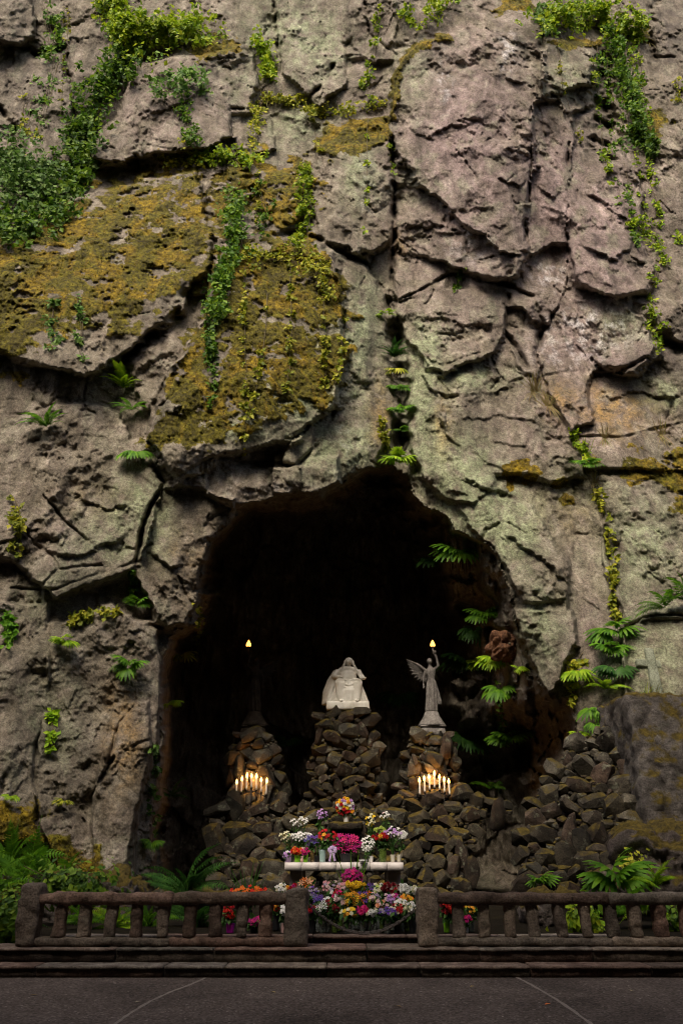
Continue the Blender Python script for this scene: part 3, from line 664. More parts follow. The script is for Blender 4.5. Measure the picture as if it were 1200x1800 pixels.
def balustrade(label, posts, rail, bals, bottom):
    t = thing('stone_balustrade', label, 'balustrade', (0, YR, Z2))
    zb = Z2
    for (px, top, w_) in posts:
        p = at(px, 1610, YR); h = at(px, top, YR).z - zb
        obj('post', rough_box('post', w_ * mpp(1600, YR), .30, h, .045, .022, .05, int(px) % 40, taper=.04), M_RAIL, t, (p.x, 0, 0))
    a, b = at(rail[0], 1580, YR).x, at(rail[1], 1580, YR).x
    n = max(2, int((b - a) / 2.2)); e = [a + (b - a) * k / n + (R.uniform(-.3, .3) if 0 < k < n else 0) for k in range(n + 1)]
    for k in range(n):
        obj('top_rail', rough_box('top_rail', e[k + 1] - e[k] + .02, .25, .155, .045, .022, .05, 7 + k + int(abs(a) * 3)), M_RAIL, t, ((e[k] + e[k + 1]) / 2, .004 * k, at(600, 1590, YR).z - zb))
        obj('bottom_rail', rough_box('bottom_rail', e[k + 1] - e[k] + .02, .26, .115, .045, .016, .04, 17 + k), M_RAIL, t, ((e[k] + e[k + 1]) / 2, .004 * k, 0))
    for i, (bx, lean) in enumerate(bals):
        x = at(bx, 1620, YR).x; z0 = .10; h = at(600, 1590, YR).z - zb - z0 + .03
        obj('baluster', rough_box('baluster', R.uniform(.145, .175), .16, h, .04, .02, .04, 3 + i * 2, lean=(lean, 0)), M_RAIL, t, (x, .002, z0))
    return t
balustrade('rough stone balustrade with a squat post at each end, left of the chain', [(54, 1553, 38), (521, 1562, 40)], (60, 515), [(104, .03), (150, 0), (194, .02), (240, -.01), (286, .02), (333, .01), (379, 0), (425, 0), (467, 0)], None)
balustrade('rough stone balustrade running from the chain towards the cross slab', [(750, 1560, 36), (1330, 1556, 38)], (755, 1325), [(804, 0), (850, .0), (895, 0), (936, -.02), (986, -.03), (1030, -.03), (1075, -.02), (1116, -.02), (1160, -.02), (1205, 0), (1250, 0), (1292, 0)], None)

# chain across the gap
M_IRON = plain('dark_iron', (.035, .03, .028), .55, .4, 30, metal=.7)
M_IRONR = plain('worn_chain_iron', (.10, .085, .075), .5, .4, 40, metal=.6)
ca, cb = at(541, 1588, YR - .02), at(733, 1594, YR - .02)
ch = thing('chain', 'sagging iron chain hung between the two inner balustrade posts', 'chain', ca)
lk = MB(); ring = [(.030 * math.cos(a) + (.016 if math.cos(a) > 0 else -.016), .019 * math.sin(a), 0) for a in [2 * math.pi * k / 10 for k in range(11)]]
lk.tube(ring, .0062, 5, False); lk_me = lk.mesh('link'); lk_me.materials.append(M_IRONR)
NL = 36
def cpos(u): return Vector((cb - ca) * u + Vector((0, 0, -.36 * 4 * u * (1 - u))))
for k in range(NL):
    p = cpos((k + .5) / NL); d = (cpos((k + 1) / NL) - cpos(k / NL)).normalized()
    o = obj('link', lk_me, None, ch, p); q = d.to_track_quat('X', 'Z').to_matrix().to_4x4() @ Matrix.Rotation(math.pi / 2 * (k % 2) + .3, 4, 'X')
    o.rotation_euler = q.to_euler()

# ------------------------------------------------------------------ rubble masonry: every stone an object
def stone_hull(seed, npt=26):
    r = random.Random(seed); bm = bmesh.new()
    ax = (1, r.uniform(.6, .9), r.uniform(.6, .95))
    for _ in range(npt):
        p = Vector((r.gauss(0, 1), r.gauss(0, 1), r.gauss(0, 1))).normalized()
        k = max(abs(p.x), abs(p.y), abs(p.z)); p = p * (1 - .45 + .45 / k) * r.uniform(.86, 1.0)
        bm.verts.new((p.x * ax[0], p.y * ax[1], p.z * ax[2]))
    bmesh.ops.convex_hull(bm, input=bm.verts)
    for v in [v for v in bm.verts if not v.link_faces]: bm.verts.remove(v)
    bmesh.ops.bevel(bm, geom=list(bm.edges), offset=.06, segments=1, affect='EDGES', profile=.6) if False else None
    bmesh.ops.triangulate(bm, faces=bm.faces)
    me = bpy.data.meshes.new('stone'); bm.to_mesh(me); bm.free()
    me.polygons.foreach_set('use_smooth', [True] * len(me.polygons)); me.set_sharp_from_angle(angle=math.radians(28)); return me
ST_A = [stone_hull(i) for i in range(10)]; ST_B = [stone_hull(i) for i in range(10)]
for m_ in ST_A: m_.materials.append(M_RUB)
for m_ in ST_B: m_.materials.append(M_RUBM)
def inside(pts, x, y):
    c = False; n = len(pts)
    for i in range(n):
        ax, ay = pts[i]; bx, by = pts[(i + 1) % n]
        if (ay > y) != (by > y) and x < (bx - ax) * (y - ay) / (by - ay) + ax: c = not c
    return c
def rubble(label, pts, depth, rads, mossy, seed, name='rubble_wall', cat='stone wall', core=True, limit=290, thick=1.0):
    r = random.Random(seed); xs = [p[0] for p in pts]; ys = [p[1] for p in pts]
    bx_, by_ = (min(xs) + max(xs)) / 2, max(ys)
    base = at(bx_, by_, depth(bx_, by_)); t = thing(name, label, cat, base)
    done = []
    for rad in rads:
        for _ in range(900):
            x, y = r.uniform(min(xs), max(xs)), r.uniform(min(ys), max(ys))
            if not inside(pts, x, y): continue
            rr = rad * r.uniform(.85, 1.15)
            if any((x - a) ** 2 + ((y - b) * 1.15) ** 2 < (.70 * (rr + c)) ** 2 for a, b, c in done): continue
            if len(done) >= limit: break
            done.append((x, y, rr))
            Y = depth(x, y) + r.uniform(-.10, .06); sc = rr * mpp(y, Y) * 1.12
            me = (ST_B if r.random() < mossy(x, y) else ST_A)[r.randrange(10)]
            o = obj('stone', me, None, t, at(x, y, Y) - base)
            el = r.choice([.85, 1, 1.05, 1.15, 1.4]); o.scale = (sc * el, sc * r.uniform(.8, 1.05), sc * r.uniform(.75, 1.0))
            o.rotation_euler = (r.uniform(-.4, .4), r.uniform(-.7, .7) if el < 1.3 else r.choice([r.uniform(-.4, .4), r.uniform(1.1, 1.9)]), r.uniform(-.5, .5))
    if core:
        v = []; f = []; n = 14; m = 22
        for j in range(m + 1):
            y = min(ys) + 4 + (max(ys) - min(ys) - 4) * j / m
            row = [x for x in np.linspace(min(xs), max(xs), 120) if inside(pts, x, min(y, max(ys) - 1))] or [bx_]
            a, b = min(row) + 3, max(row) - 3
            for i in range(n + 1):
                x = a + (b - a) * i / n; e = abs(2 * i / n - 1)
                p = at(x, y, depth(x, y) + .12 + .10 * math.sin(x * .3) * math.sin(y * .27) + (0 if e < .99 else thick))
                v.append(p - base)
        for j in range(m):
            for i in range(n): q = j * (n + 1) + i; f.append((q, q + n + 1, q + n + 2, q + 1))
        top = [v[i] + Vector((0, thick, -.02)) for i in range(n + 1)]; o0 = len(v); v += top
        for i in range(n): f.append((i, i + 1, o0 + i + 1, o0 + i))
        obj('mortar', mesh_py('mortar', v, f), M_CORE, t)
    return t
def col_depth(cx_, hw, Yf, Rm):
    return lambda x, y: Yf + Rm * (1 - math.sqrt(max(0.03, 1 - min(1, ((x - cx_) / hw) ** 2))))
PED_L = [(411,1300),(425,1290),(470,1290),(484,1303),(492,1340),(498,1372),(505,1400),(405,1400),(406,1350)]
PED_C = [(562,1252),(650,1250),(662,1290),(664,1330),(672,1380),(676,1430),(540,1430),(545,1370),(550,1310)]
PED_R = [(722,1300),(738,1290),(785,1290),(798,1305),(806,1350),(812,1400),(702,1400),(708,1350)]
WL = [(382,1425),(398,1404),(500,1398),(516,1425),(548,1436),(548,1470),(545,1590),(372,1590),(372,1500)]
WC = [(540,1425),(678,1425),(690,1470),(690,1590),(535,1590)]
WR = [(676,1430),(698,1405),(715,1395),(815,1395),(835,1405),(880,1410),(900,1422),(890,1432),(850,1436),(832,1470),(826,1590),(676,1590)]
RK = [(1000,1312),(1040,1290),(1108,1262),(1112,1330),(1112,1440),(1085,1500),(1075,1590),(915,1590),(910,1500),(922,1450),(935,1410),(960,1370),(985,1340)]
rubble('rounded rubble pedestal under the darkened angel', PED_L, col_depth(450, 60, 25.95, 1.0), (16, 12, 8, 5, 3.6), lambda x, y: .25, 1, 'rubble_pedestal', 'pedestal')
rubble('central rubble pedestal under the white marble sculpture', PED_C, col_depth(607, 80, 26.1, 1.0), (15, 10, 7, 5, 3.6), lambda x, y: .6, 2, 'rubble_pedestal', 'pedestal')
rubble('squat rubble pedestal under the grey winged angel', PED_R, col_depth(758, 64, 25.95, 1.0), (15, 10, 7, 5, 3.6), lambda x, y: .45, 3, 'rubble_pedestal', 'pedestal')
rubble('pale lichen-grey rubble wall below the left candles', WL, lambda x, y: 25.7 - (y - 1400) * .008, (22, 15, 11, 8, 5, 3.8), lambda x, y: .12, 4)
WALL_C = rubble('dark mossy rubble wall behind the flower table', WC, lambda x, y: 26.0 - (y - 1400) * .006, (15, 11, 8, 6), lambda x, y: .75, 5)
rubble('brown mossy rubble wall below the right candles with a stone ledge', WR, lambda x, y: 25.6 - (y - 1400) * .008, (20, 14, 10, 7, 5, 3.8), lambda x, y: .8, 6)
rubble('steep rockery of rough grey stones below the carved cross', RK, lambda x, y: 20.6 - (y - 1290) * .009 - (x - 950) * .004, (24, 18, 13, 9, 6.5, 5, 3.8), lambda x, y: .18 + .3 * (y > 1450), 7, 'rockery', 'rockery')

def boulder(label, px, py, w_, h_, Y, dep, seed, amp=.10, rad=.3, lean=(0, 0), mat=None):
    b = at(px, py, Y); s = mpp(py, Y)
    o = obj('boulder', rough_box('boulder', w_ * s, dep, h_ * s, .06, amp, rad, seed, lean=lean, fq=.7), mat or M_BOUL, None, b)
    return tag(o, label, 'boulder')
boulder('tall upright boulder with a mossy top beside the rockery', 1180, 1480, 140, 252, 19.3, 2.2, 41, .055, .07, (.05, .5))
M_MBOUL = stone_mat('moss_covered_rock', (.05, .04, .035), (.13, .105, .095), (.22, .19, .17), moss=.95, lich=.2, obrand=False)
boulder('low boulder wrapped in dark moss behind the right balustrade', 1170, 1610, 160, 150, 18.2, 2.0, 44, .16, .6, mat=M_MBOUL)
boulder('small mossy boulder behind the balusters of the right balustrade', 970, 1640, 90, 66, 16.6, 1.0, 47, .12, .3, mat=M_MBOUL)
boulder('mossy hump behind the left balustrade under the ferns', 150, 1630, 190, 90, 17.4, 1.5, 49, .14, .4, mat=M_MBOUL)
boulder('dark rock at the mouth of the cave behind the left balustrade', 330, 1640, 150, 60, 19.5, 1.2, 51, .12, .25, mat=M_RUBM)

# carved cross on the flat slab
M_CROSS = stone_mat('carved_cross_stone', (.12, .13, .09), (.22, .235, .165), (.31, .33, .25), lich=.5, obrand=False)
pc = surf(np.linspace(1135, 1170, 20)[None, :] * np.ones((20, 1)), np.linspace(1110, 1225, 20)[:, None] * np.ones((1, 20)))
ycr = float(np.median(pc[..., 1]))
cb_ = at(1156, 1226, ycr + .02); s = mpp(1160, ycr)
ya, yb = float(np.median(pc[:5, :, 1])), float(np.median(pc[-5:, :, 1])); tilt = math.atan2(ya - yb, 85 * s)
cb_ = at(1156, 1228, yb - .16)
cr = thing('carved_cross', 'plain stone cross standing out from the flat greenish slab', 'cross', cb_); cr.rotation_euler = (-tilt, .11, 0)
obj('upright', rough_box('upright', 17 * s, .16, 104 * s, .05, .008, .012, 5, taper=.12), M_CROSS, cr, (0, 0, 0))
obj('crossbar', rough_box('crossbar', 50 * s, .14, 15 * s, .05, .008, .012, 6), M_CROSS, cr, (-.02, .02, 64 * s))
# reddish clump lodged in the cave wall
p = surf1(885, 1150)
o = obj('rock_clump', rough_box('rock_clump', 44 * mpp(1135, p.y), .7, 46 * mpp(1135, p.y), .04, .13, .3, 61), stone_mat('rusty_porous_rock', (.03, .014, .008), (.12, .055, .028), (.26, .13, .06), lich=.0, scale=8, obrand=False), None, at(886, 1158, p.y - .35))
tag(o, 'rusty brown porous clump of rock lodged on the right cave wall', 'rock')

# ------------------------------------------------------------------ table
M_MARB = plain('pale_table_stone', (.62, .57, .54), .45, .10, 3, .05)
M_TLEG = plain('table_leg_stone', (.40, .33, .30), .7, .12, 5, .1)
TY = 21.3; tz_ = at(600, 1516, TY).z; ts = mpp(1520, TY); tx = at(604, 1516, TY).x
tb = thing('altar_table', 'pale stone slab table on two stone legs, covered with flower pots', 'table', (tx, TY, ZI))
edges = [500, 530, 560, 590, 621, 650, 680, 709]
hz = (1528 - 1514) * ts
for a, b in zip(edges[:-1], edges[1:]):
    me = rough_box('slab', (b - a) * ts - .006, .95, hz, .12, .0015, .008, 3 + a % 7)
    obj('slab', me, M_MARB, tb, (((a + b) / 2 - 604) * ts, .45 + R.uniform(-.003, .003), tz_ - hz - ZI))
for lx in (522, 691):
    obj('leg', rough_box('leg', 27 * ts, .55, tz_ - hz - ZI - .004, .1, .003, .012, 9), M_TLEG, tb, ((lx - 604) * ts, .5, 0))

# ------------------------------------------------------------------ vegetation
G_IVY = leafmat('ivy_leaf', (.035, .09, .008), (.09, .19, .014), (.20, .31, .02))
G_BRIGHT = leafmat('yellow_green_leaf', (.10, .19, .008), (.25, .37, .012), (.46, .53, .03))  # bright yellow-green foliage
G_YELL = leafmat('yellowing_leaf', (.12, .16, .01), (.29, .32, .02), (.50, .46, .04))
G_DARK = leafmat('blue_green_leaf', (.05, .12, .016), (.12, .23, .04), (.24, .36, .09))  # bluish green foliage
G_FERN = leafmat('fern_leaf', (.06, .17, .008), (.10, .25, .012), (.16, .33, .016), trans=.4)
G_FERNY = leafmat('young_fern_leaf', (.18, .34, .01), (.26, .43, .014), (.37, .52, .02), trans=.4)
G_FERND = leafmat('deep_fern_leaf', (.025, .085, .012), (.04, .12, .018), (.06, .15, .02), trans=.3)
G_DRY = leafmat('dry_grass', (.22, .15, .06), (.33, .24, .10), (.28, .28, .09), trans=.3)
G_MOSS = leafmat('moss_tuft', (.06, .044, .004), (.18, .135, .008), (.36, .275, .016), rough=.9, trans=.15)
_n, _l = G_MOSS.node_tree.nodes, G_MOSS.node_tree.links; _g = _n.new('ShaderNodeNewGeometry')
_mp = _n.new('ShaderNodeMapping'); _mp.inputs['Scale'].default_value = (1, 1, .55); _l.new(_g.outputs['Position'], _mp.inputs[0])
_hs = [q for q in _n if q.type == 'HUE_SAT'][0]; _src = _hs.inputs['Color'].links[0].from_socket
_l.new(mix(_n, _l, 1.0, _src, ramp(_n, _l, nz(_n, _l, .9, 4, .65, _mp.outputs[0], .8), [(.33, (.34, .36, .34)), (.48, (.72, .82, .75)), (.56, (1.0, .92, .8)), (.66, (1.4, 1.28, 1.0))]), 'MULTIPLY'), _hs.inputs['Color'])
M_STEM = plain('vine_stem', (.10, .075, .035), .8, .3, 20)
M_ROOT = plain('dead_fern_roots', (.10, .05, .025), .9, .4, 20)

def leaves_mesh(name, P, size, rnd, out=(0, -1, .45), spread=.9, elong=1.35):
    """folded pointed leaves at points P"""
    n = len(P); rs = np.random.RandomState(rnd)
    N = np.array(out)[None] + rs.normal(0, spread, (n, 3)); N /= np.linalg.norm(N, axis=1, keepdims=True)
    D = rs.normal(0, 1, (n, 3)) + np.array([0, -.3, -.7]); D -= N * (D * N).sum(1, keepdims=True); D /= np.linalg.norm(D, axis=1, keepdims=True) + 1e-9
    S = np.cross(N, D); s = (size * rs.uniform(.55, 1.3, n))[:, None]
    a = P; b = P + s * (D * .45 * elong + S * .48 + N * .12); c = P + s * D * elong; d = P + s * (D * .45 * elong - S * .48 + N * .12); e = P + s * D * .5 * elong
    V = np.stack([a, b, c, d, e], 1).reshape(-1, 3)
    i = np.arange(n)[:, None] * 5
    Fq = np.concatenate([np.concatenate([i, i + 1, i + 2, i + 4], 1), np.concatenate([i, i + 4, i + 2, i + 3], 1)])
    return mesh_np(name, V, Fq, False)
def path_pts(path, n, rs):
    path = np.array(path, float); seg = np.hypot(*np.diff(path, axis=0).T); cum = np.concatenate([[0], np.cumsum(seg)])
    u = rs.uniform(0, cum[-1], n); return np.interp(u, cum, path[:, 0]), np.interp(u, cum, path[:, 1]), u / cum[-1]
VSEED = [0]
def plant(name, label, cat, path, wid, n, size, mat, lift=.18, group=None, stem=True, sag=1.0, taper=False, curtain=False):
    """a vine or shrub on the rock: stems along the path and leaves round them"""
    VSEED[0] += 1; rs = np.random.RandomState(VSEED[0]); x, y, u = path_pts(path, n, rs)
    wl = wid * (1 - .7 * u) if taper else wid * (.5 + .7 * np.abs(np.sin(u * 9 + VSEED[0])))
    m_ = max(6, n // 11); ci = rs.randint(0, m_, n); x, y, u, wl = x[:m_][ci], y[:m_][ci], u[:m_][ci], (wl[:m_][ci] if hasattr(wl, '__len__') else wl)
    g = rs.normal(0, .45, (2, m_))[:, ci]; cl = min(7.0, 2.5 + wid * .16); x = x + g[0] * wl + rs.normal(0, cl, n) * .6; y = y + g[1] * (wl if not curtain else wl * .4) + rs.normal(0, cl, n) * .5; cz = rs.uniform(0, 1, m_)[ci]
    P = surf(x, y); base = surf1(*path[0]) + Vector((0, -.05, 0))
    if curtain:     # hangs free from its top
        s0 = surf1(*path[0]).y - .15; P[:, 1] = np.minimum(P[:, 1], s0 + rs.normal(0, .06, n))
        k = P[:, 1] ; P = np.array([at(a, b, c) for a, b, c in zip(x, y, k)])
    else:
        P = P + np.array([0, -1, .25])[None] * ((.7 * cz + .3 * rs.uniform(0, 1, n)) ** 1.3 * lift * 1.35 + .02)[:, None]
    t = thing(name, label, cat, base, group)
    o = obj('foliage', leaves_mesh('foliage', P - np.array(base)[None], size * 1.3, VSEED[0], spread=.8), mat, t); o['kind'] = 'stuff'
    if stem:
        mb = MB(); k = max(1, min(7, int(wid / 6)))
        for q in range(k):
            pp = []
            for a, b in zip(path[:-1], path[1:]):
                for e in np.linspace(0, 1, 5)[:-1]: pp.append((a[0] + (b[0] - a[0]) * e, a[1] + (b[1] - a[1]) * e))
            pp.append(path[-1]); off = rs.uniform(-.4, .4) * wid
            pts = []
            for (a, b) in pp:
                s_ = surf1(a + off + rs.normal(0, 1.2), b + rs.normal(0, 1.0)); s_.y -= .05
                if curtain: s_ = at(a + off, b, min(s_.y, surf1(*path[0]).y - .15))
                pts.append(s_ - base)
            mb.tube(pts, [.014 - .009 * i / len(pts) for i in range(len(pts))], 4, False)
        obj('stem', mb.mesh('stem'), M_STEM, t)
    return t
IVY = 'ivy and creepers on the cliff'
plant('ivy_cascade', 'long dark ivy cascade falling down the gully beside the upper left block', 'vine', [(228,110),(200,150),(170,190),(152,240),(142,300),(128,345)], 40, 3400, .13, G_IVY, .6, IVY)
plant('leafy_shrub', 'bright fern and creeper band along the top of the upper left block', 'shrub', [(205,70),(260,78),(310,72),(370,62)], 32, 2600, .13, G_BRIGHT, .8, IVY)
plant('leafy_shrub', 'leafy shrub spilling from the cliff above the long ivy cascade', 'shrub', [(185,-25),(205,20),(225,60),(230,110)], 36, 1700, .13, G_BRIGHT, .7, IVY)
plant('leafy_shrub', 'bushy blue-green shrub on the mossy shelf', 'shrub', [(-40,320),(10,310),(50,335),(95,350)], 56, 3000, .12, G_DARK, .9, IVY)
plant('leafy_shrub', 'low tangle of green leaves below the blue-green shrub', 'shrub', [(-10,400),(40,410),(90,390),(120,360)], 40, 1400, .12, G_IVY, .5, IVY)
plant('creeper', 'pale creeper draped over the dark hollow at the top left', 'vine', [(75,10),(85,60),(95,110),(80,180),(60,240)], 26, 420, .10, G_DARK, .5, IVY, curtain=True)
plant('creeper', 'leafy creeper tuft hanging beside the dark hollow', 'vine', [(100,30),(105,70),(95,110)], 16, 300, .12, G_IVY, .4, IVY)
plant('creeper', 'sparse creeper strands on the grey face beside the ivy cascade', 'vine', [(52,180),(45,240),(30,290)], 22, 120, .09, G_YELL, .2, IVY)
plant('shrub', 'loose pale-leaved shrub on the middle of the upper left block', 'shrub', [(285,165),(320,155),(360,150)], 26, 420, .13, G_DARK, .6, IVY)
plant('creeper', 'creeper trailing down the front of the upper left block', 'vine', [(325,175),(330,215),(340,260),(350,290)], 20, 500, .09, G_IVY, .25, IVY)
plant('creeper', 'yellowing creeper tuft under the upper left block', 'vine', [(290,290),(330,275),(360,285)], 16, 500, .09, G_YELL, .3, IVY)
plant('shrub', 'green weeds growing between the upper left block and the mossy rim', 'shrub', [(350,285),(400,280),(450,290)], 16, 700, .10, G_BRIGHT, .4, IVY)
plant('fern_bush', 'bright fern clump tucked behind the corner of the upper left block', 'fern', [(455,85),(468,115),(475,150)], 13, 600, .12, G_BRIGHT, .5, IVY)
plant('weed_band', 'yellow-green weeds along the ledge left of the moss cap', 'shrub', [(450,180),(500,180),(560,205),(620,200),(670,188)], 10, 900, .09, G_YELL, .3, IVY)
plant('creeper', 'creeper hanging from the weedy ledge beside the moss cap', 'vine', [(455,190),(450,230),(440,275)], 16, 350, .09, G_YELL, .2, IVY)
plant('ivy', 'thick strand of ivy between the two moss mats', 'vine', [(412,350),(418,430),(395,490),(378,560)], 24, 1700, .10, G_IVY, .35, IVY)
plant('ivy', 'ivy trailing down the right edge of the dark pocket', 'vine', [(540,300),(530,350),(532,400),(520,440)], 11, 650, .10, G_BRIGHT, .3, IVY)
plant('creeper', 'reddish creeper inside the dark pocket', 'vine', [(455,330),(470,370),(460,410)], 14, 160, .09, G_IVY, .2, IVY)
plant('creeper', 'sprawling creeper on the upper part of the hanging moss', 'vine', [(430,450),(500,460),(560,470),(580,520)], 26, 700, .085, G_YELL, .25, IVY)
plant('ivy', 'ivy patch at the foot of the strand between the moss mats', 'vine', [(385,550),(372,590),(370,650)], 12, 350, .09, G_IVY, .25, IVY)
plant('creeper', 'bright sprays of leaves over the top edge of the tall rock face', 'vine', [(800,5),(770,25),(740,45),(690,25)], 13, 420, .12, G_BRIGHT, .5, IVY)
plant('creeper', 'creeper climbing the joint left of the tall rock face', 'vine', [(668,0),(660,60),(655,110),(640,150),(650,190)], 8, 320, .10, G_BRIGHT, .3, IVY)
plant('leafy_shrub', 'leafy shrub on the mossy lip at the upper right', 'shrub', [(950,55),(1000,45),(1040,38),(1080,50),(1125,65)], 24, 2000, .13, G_BRIGHT, .7, IVY)
plant('leafy_shrub', 'dark low fern growth in the cleft right of the tall rock face', 'shrub', [(948,10),(952,40),(962,60)], 13, 500, .11, G_DARK, .4, IVY)
plant('ivy', 'dense ivy hanging over the dark recess at the upper right', 'vine', [(1075,70),(1080,120),(1105,180),(1120,235)], 24, 1500, .11, G_IVY, .5, IVY)
plant('ivy', 'ivy tuft growing below the dark recess at the upper right', 'vine', [(1100,230),(1130,250),(1145,270)], 17, 650, .11, G_IVY, .4, IVY)
for (pth, wd, n_, mt, lb) in [
    ([(1035,95),(1048,170),(1055,240),(1075,330)], 6, 300, G_BRIGHT, 'thin leafy strand hanging left of the dark recess'),
    ([(1075,60),(1090,160),(1090,260),(1105,360),(1118,430)], 7, 420, G_IVY, 'long leafy strand hanging in front of the dark recess'),
    ([(1100,60),(1112,120),(1118,180)], 5, 200, G_BRIGHT, 'short bright strand hanging beside the dark recess'),
    ([(1140,270),(1140,330),(1165,400),(1190,430)], 8, 260, G_BRIGHT, 'strand trailing below the ivy tuft at the upper right'),
    ([(1110,390),(1140,420),(1165,460)], 17, 380, G_BRIGHT, 'leafy tuft on the rock below the hanging strands'),
    ([(1150,480),(1140,530),(1150,580),(1160,615)], 13, 300, G_BRIGHT, 'leafy strand over the dark hollow at the right'),
    ([(978,80),(985,140),(1000,200),(1025,260)], 4, 90, G_YELL, 'sparse yellowing strand on the block under the right shrub'),
    ([(1190,140),(1192,165),(1185,185)], 10, 90, G_YELL, 'yellow weed on the bare face right of the vines'),
    ([(430,470),(428,600),(432,700),(430,800)], 5, 260, G_YELL, 'longest thin strand hanging down the moss'),
    ([(510,470),(512,560),(508,650),(500,700)], 5, 240, G_YELL, 'thin strand in the middle of the hanging moss'),
    ([(570,470),(566,540),(572,600),(568,690)], 5, 260, G_YELL, 'thin strand along the right edge of the hanging moss'),
    ([(373,600),(376,660),(372,720)], 6, 170, G_IVY, 'thin strand on the left of the hanging moss'),
    ([(470,520),(465,600),(452,680),(440,740)], 4, 130, G_YELL, 'forked thin strand on the hanging moss'),
    ([(605,560),(600,640),(585,700)], 4, 120, G_YELL, 'fringe of leaves at the corner of the hanging moss'),
    ([(545,190),(560,260),(575,300)], 4, 90, G_YELL, 'short strand beside the moss cap'),
    ([(645,210),(645,300),(640,420)], 2, 60, G_BRIGHT, 'single long thread of leaves below the moss cap'),
    ([(685,250),(690,290),(692,320)], 4, 80, G_BRIGHT, 'short strand in the corner under the tall rock face'),
    ([(1045,850),(1068,930),(1074,1000),(1080,1095)], 6, 600, G_YELL, 'narrow line of yellow-green creeper down the right crack'),
    ([(668,742),(676,770),(680,790)], 6, 170, G_YELL, 'small yellowish creeper in the groove above the cave'),
    ([(95,530),(90,570),(95,620)], 14, 160, G_DARK, 'pale leafy stem on the edge of the mossy shelf'),
    ([(140,520),(145,570),(140,640)], 12, 150, G_DARK, 'second pale leafy stem on the edge of the mossy shelf'),
    ([(25,880),(35,930),(30,990)], 14, 220, G_YELL, 'yellowing creeper on the left boulder'),
    ([(345,1060),(350,1090),(345,1130)], 6, 200, G_YELL, 'small creeper hanging at the left lip of the cave'),
    ([(110,1100),(160,1085),(205,1075)], 9, 260, G_YELL, 'yellow-brown weeds under the left boulder'),
    ([(18,1080),(22,1110),(24,1140)], 10, 200, G_FERN, 'green tuft in the joint of the left rock'),
    ([(95,1255),(92,1290),(90,1320)], 6, 110, G_FERNY, 'small leafy trail low on the left rock'),
    ([(232,990),(236,1020),(240,1050)], 5, 110, G_IVY, 'little creeper in the joint right of the left boulder'),
    ([(870,1200),(880,1260),(885,1310)], 6, 120, G_IVY, 'dim creeper hanging on the right cave wall'),
    ([(275,1310),(272,1400),(270,1470)], 8, 200, G_DARK, 'dark mossy creeper along the left edge of the cave'),
    ([(820,470),(808,490),(800,512)], 5, 100, G_IVY, 'little weed in the joint of the right wall'),
    ([(1000,760),(1020,790),(1035,815)], 6, 170, G_BRIGHT, 'small leafy weed at the top of the right crack'),
    ([(1020,1150),(1000,1180),(1010,1240)], 10, 200, G_YELL, 'weeds on the rock left of the slab with the cross')]:
    plant('trailing_vine', lb, 'vine', pth, wd, n_, .085, mt, .14, IVY)

for (pth, wd, n_, mt, lb) in [
    ([(1048,80),(1052,180),(1060,300)], 5, 260, G_IVY, 'left of the hanging vines over the dark recess'),
    ([(1062,70),(1068,150),(1078,260),(1088,360)], 6, 330, G_IVY, 'longest of the vines hanging free over the dark recess'),
    ([(1088,75),(1100,190),(1122,300),(1135,400)], 6, 330, G_BRIGHT, 'slanting vine hanging free over the dark recess'),
    ([(1120,65),(1128,140),(1140,220)], 5, 200, G_BRIGHT, 'short vine hanging free beside the moss hump'),
    ([(168,190),(150,260),(138,340)], 9, 420, G_BRIGHT, 'bright fringe hanging along the ivy cascade'),
    ([(540,296),(546,360),(540,430)], 5, 240, G_BRIGHT, 'vine hanging free at the right corner of the dark pocket'),
    ([(455,300),(452,360),(448,420)], 5, 190, G_YELL, 'vine hanging free inside the dark pocket'),
    ([(120,10),(118,80),(110,150),(105,210)], 5, 160, G_YELL, 'thin vine hanging free at the top left hollow')]:
    plant('hanging_vine', lb, 'vine', pth, wd, n_, .085, mt, .14, IVY, curtain=True)
# ---- ferns
def sword_frond(seed, pairs=20, width=.17):
    r = random.Random(seed); mb = MB(); sp = []
    for i in range(13):
        s = i / 12; sp.append(Vector((s * (1 - .10 * s), .05 * math.sin(seed + s * 2), .42 * s - .62 * s * s)))
    mb.tube(sp, [.009 * (1 - .8 * i / 12) for i in range(13)], 3, False)
    for k in range(pairs):
        s = .08 + .90 * k / pairs; i = int(s * 12); p = sp[i].lerp(sp[min(12, i + 1)], s * 12 - i)
        ln = width * (math.sin(math.pi * min(1, (s * .9 + .22))) ** .8) * r.uniform(.85, 1.1)
        for sd in (-1, 1):
            d = Vector((.38, sd, -.22 + r.uniform(-.1, .1))).normalized(); w = Vector((1, 0, 0)) * (.85 / pairs) * .5
            q = p + d * ln * .5 + Vector((0, 0, .01)); e = p + d * ln + Vector((0, 0, -.02))
            mb.add([p - w * .7, p + w * .7, q + w, e, q - w], [(0, 1, 2, 4), (4, 2, 3)])
    return mb.mesh('frond', False)
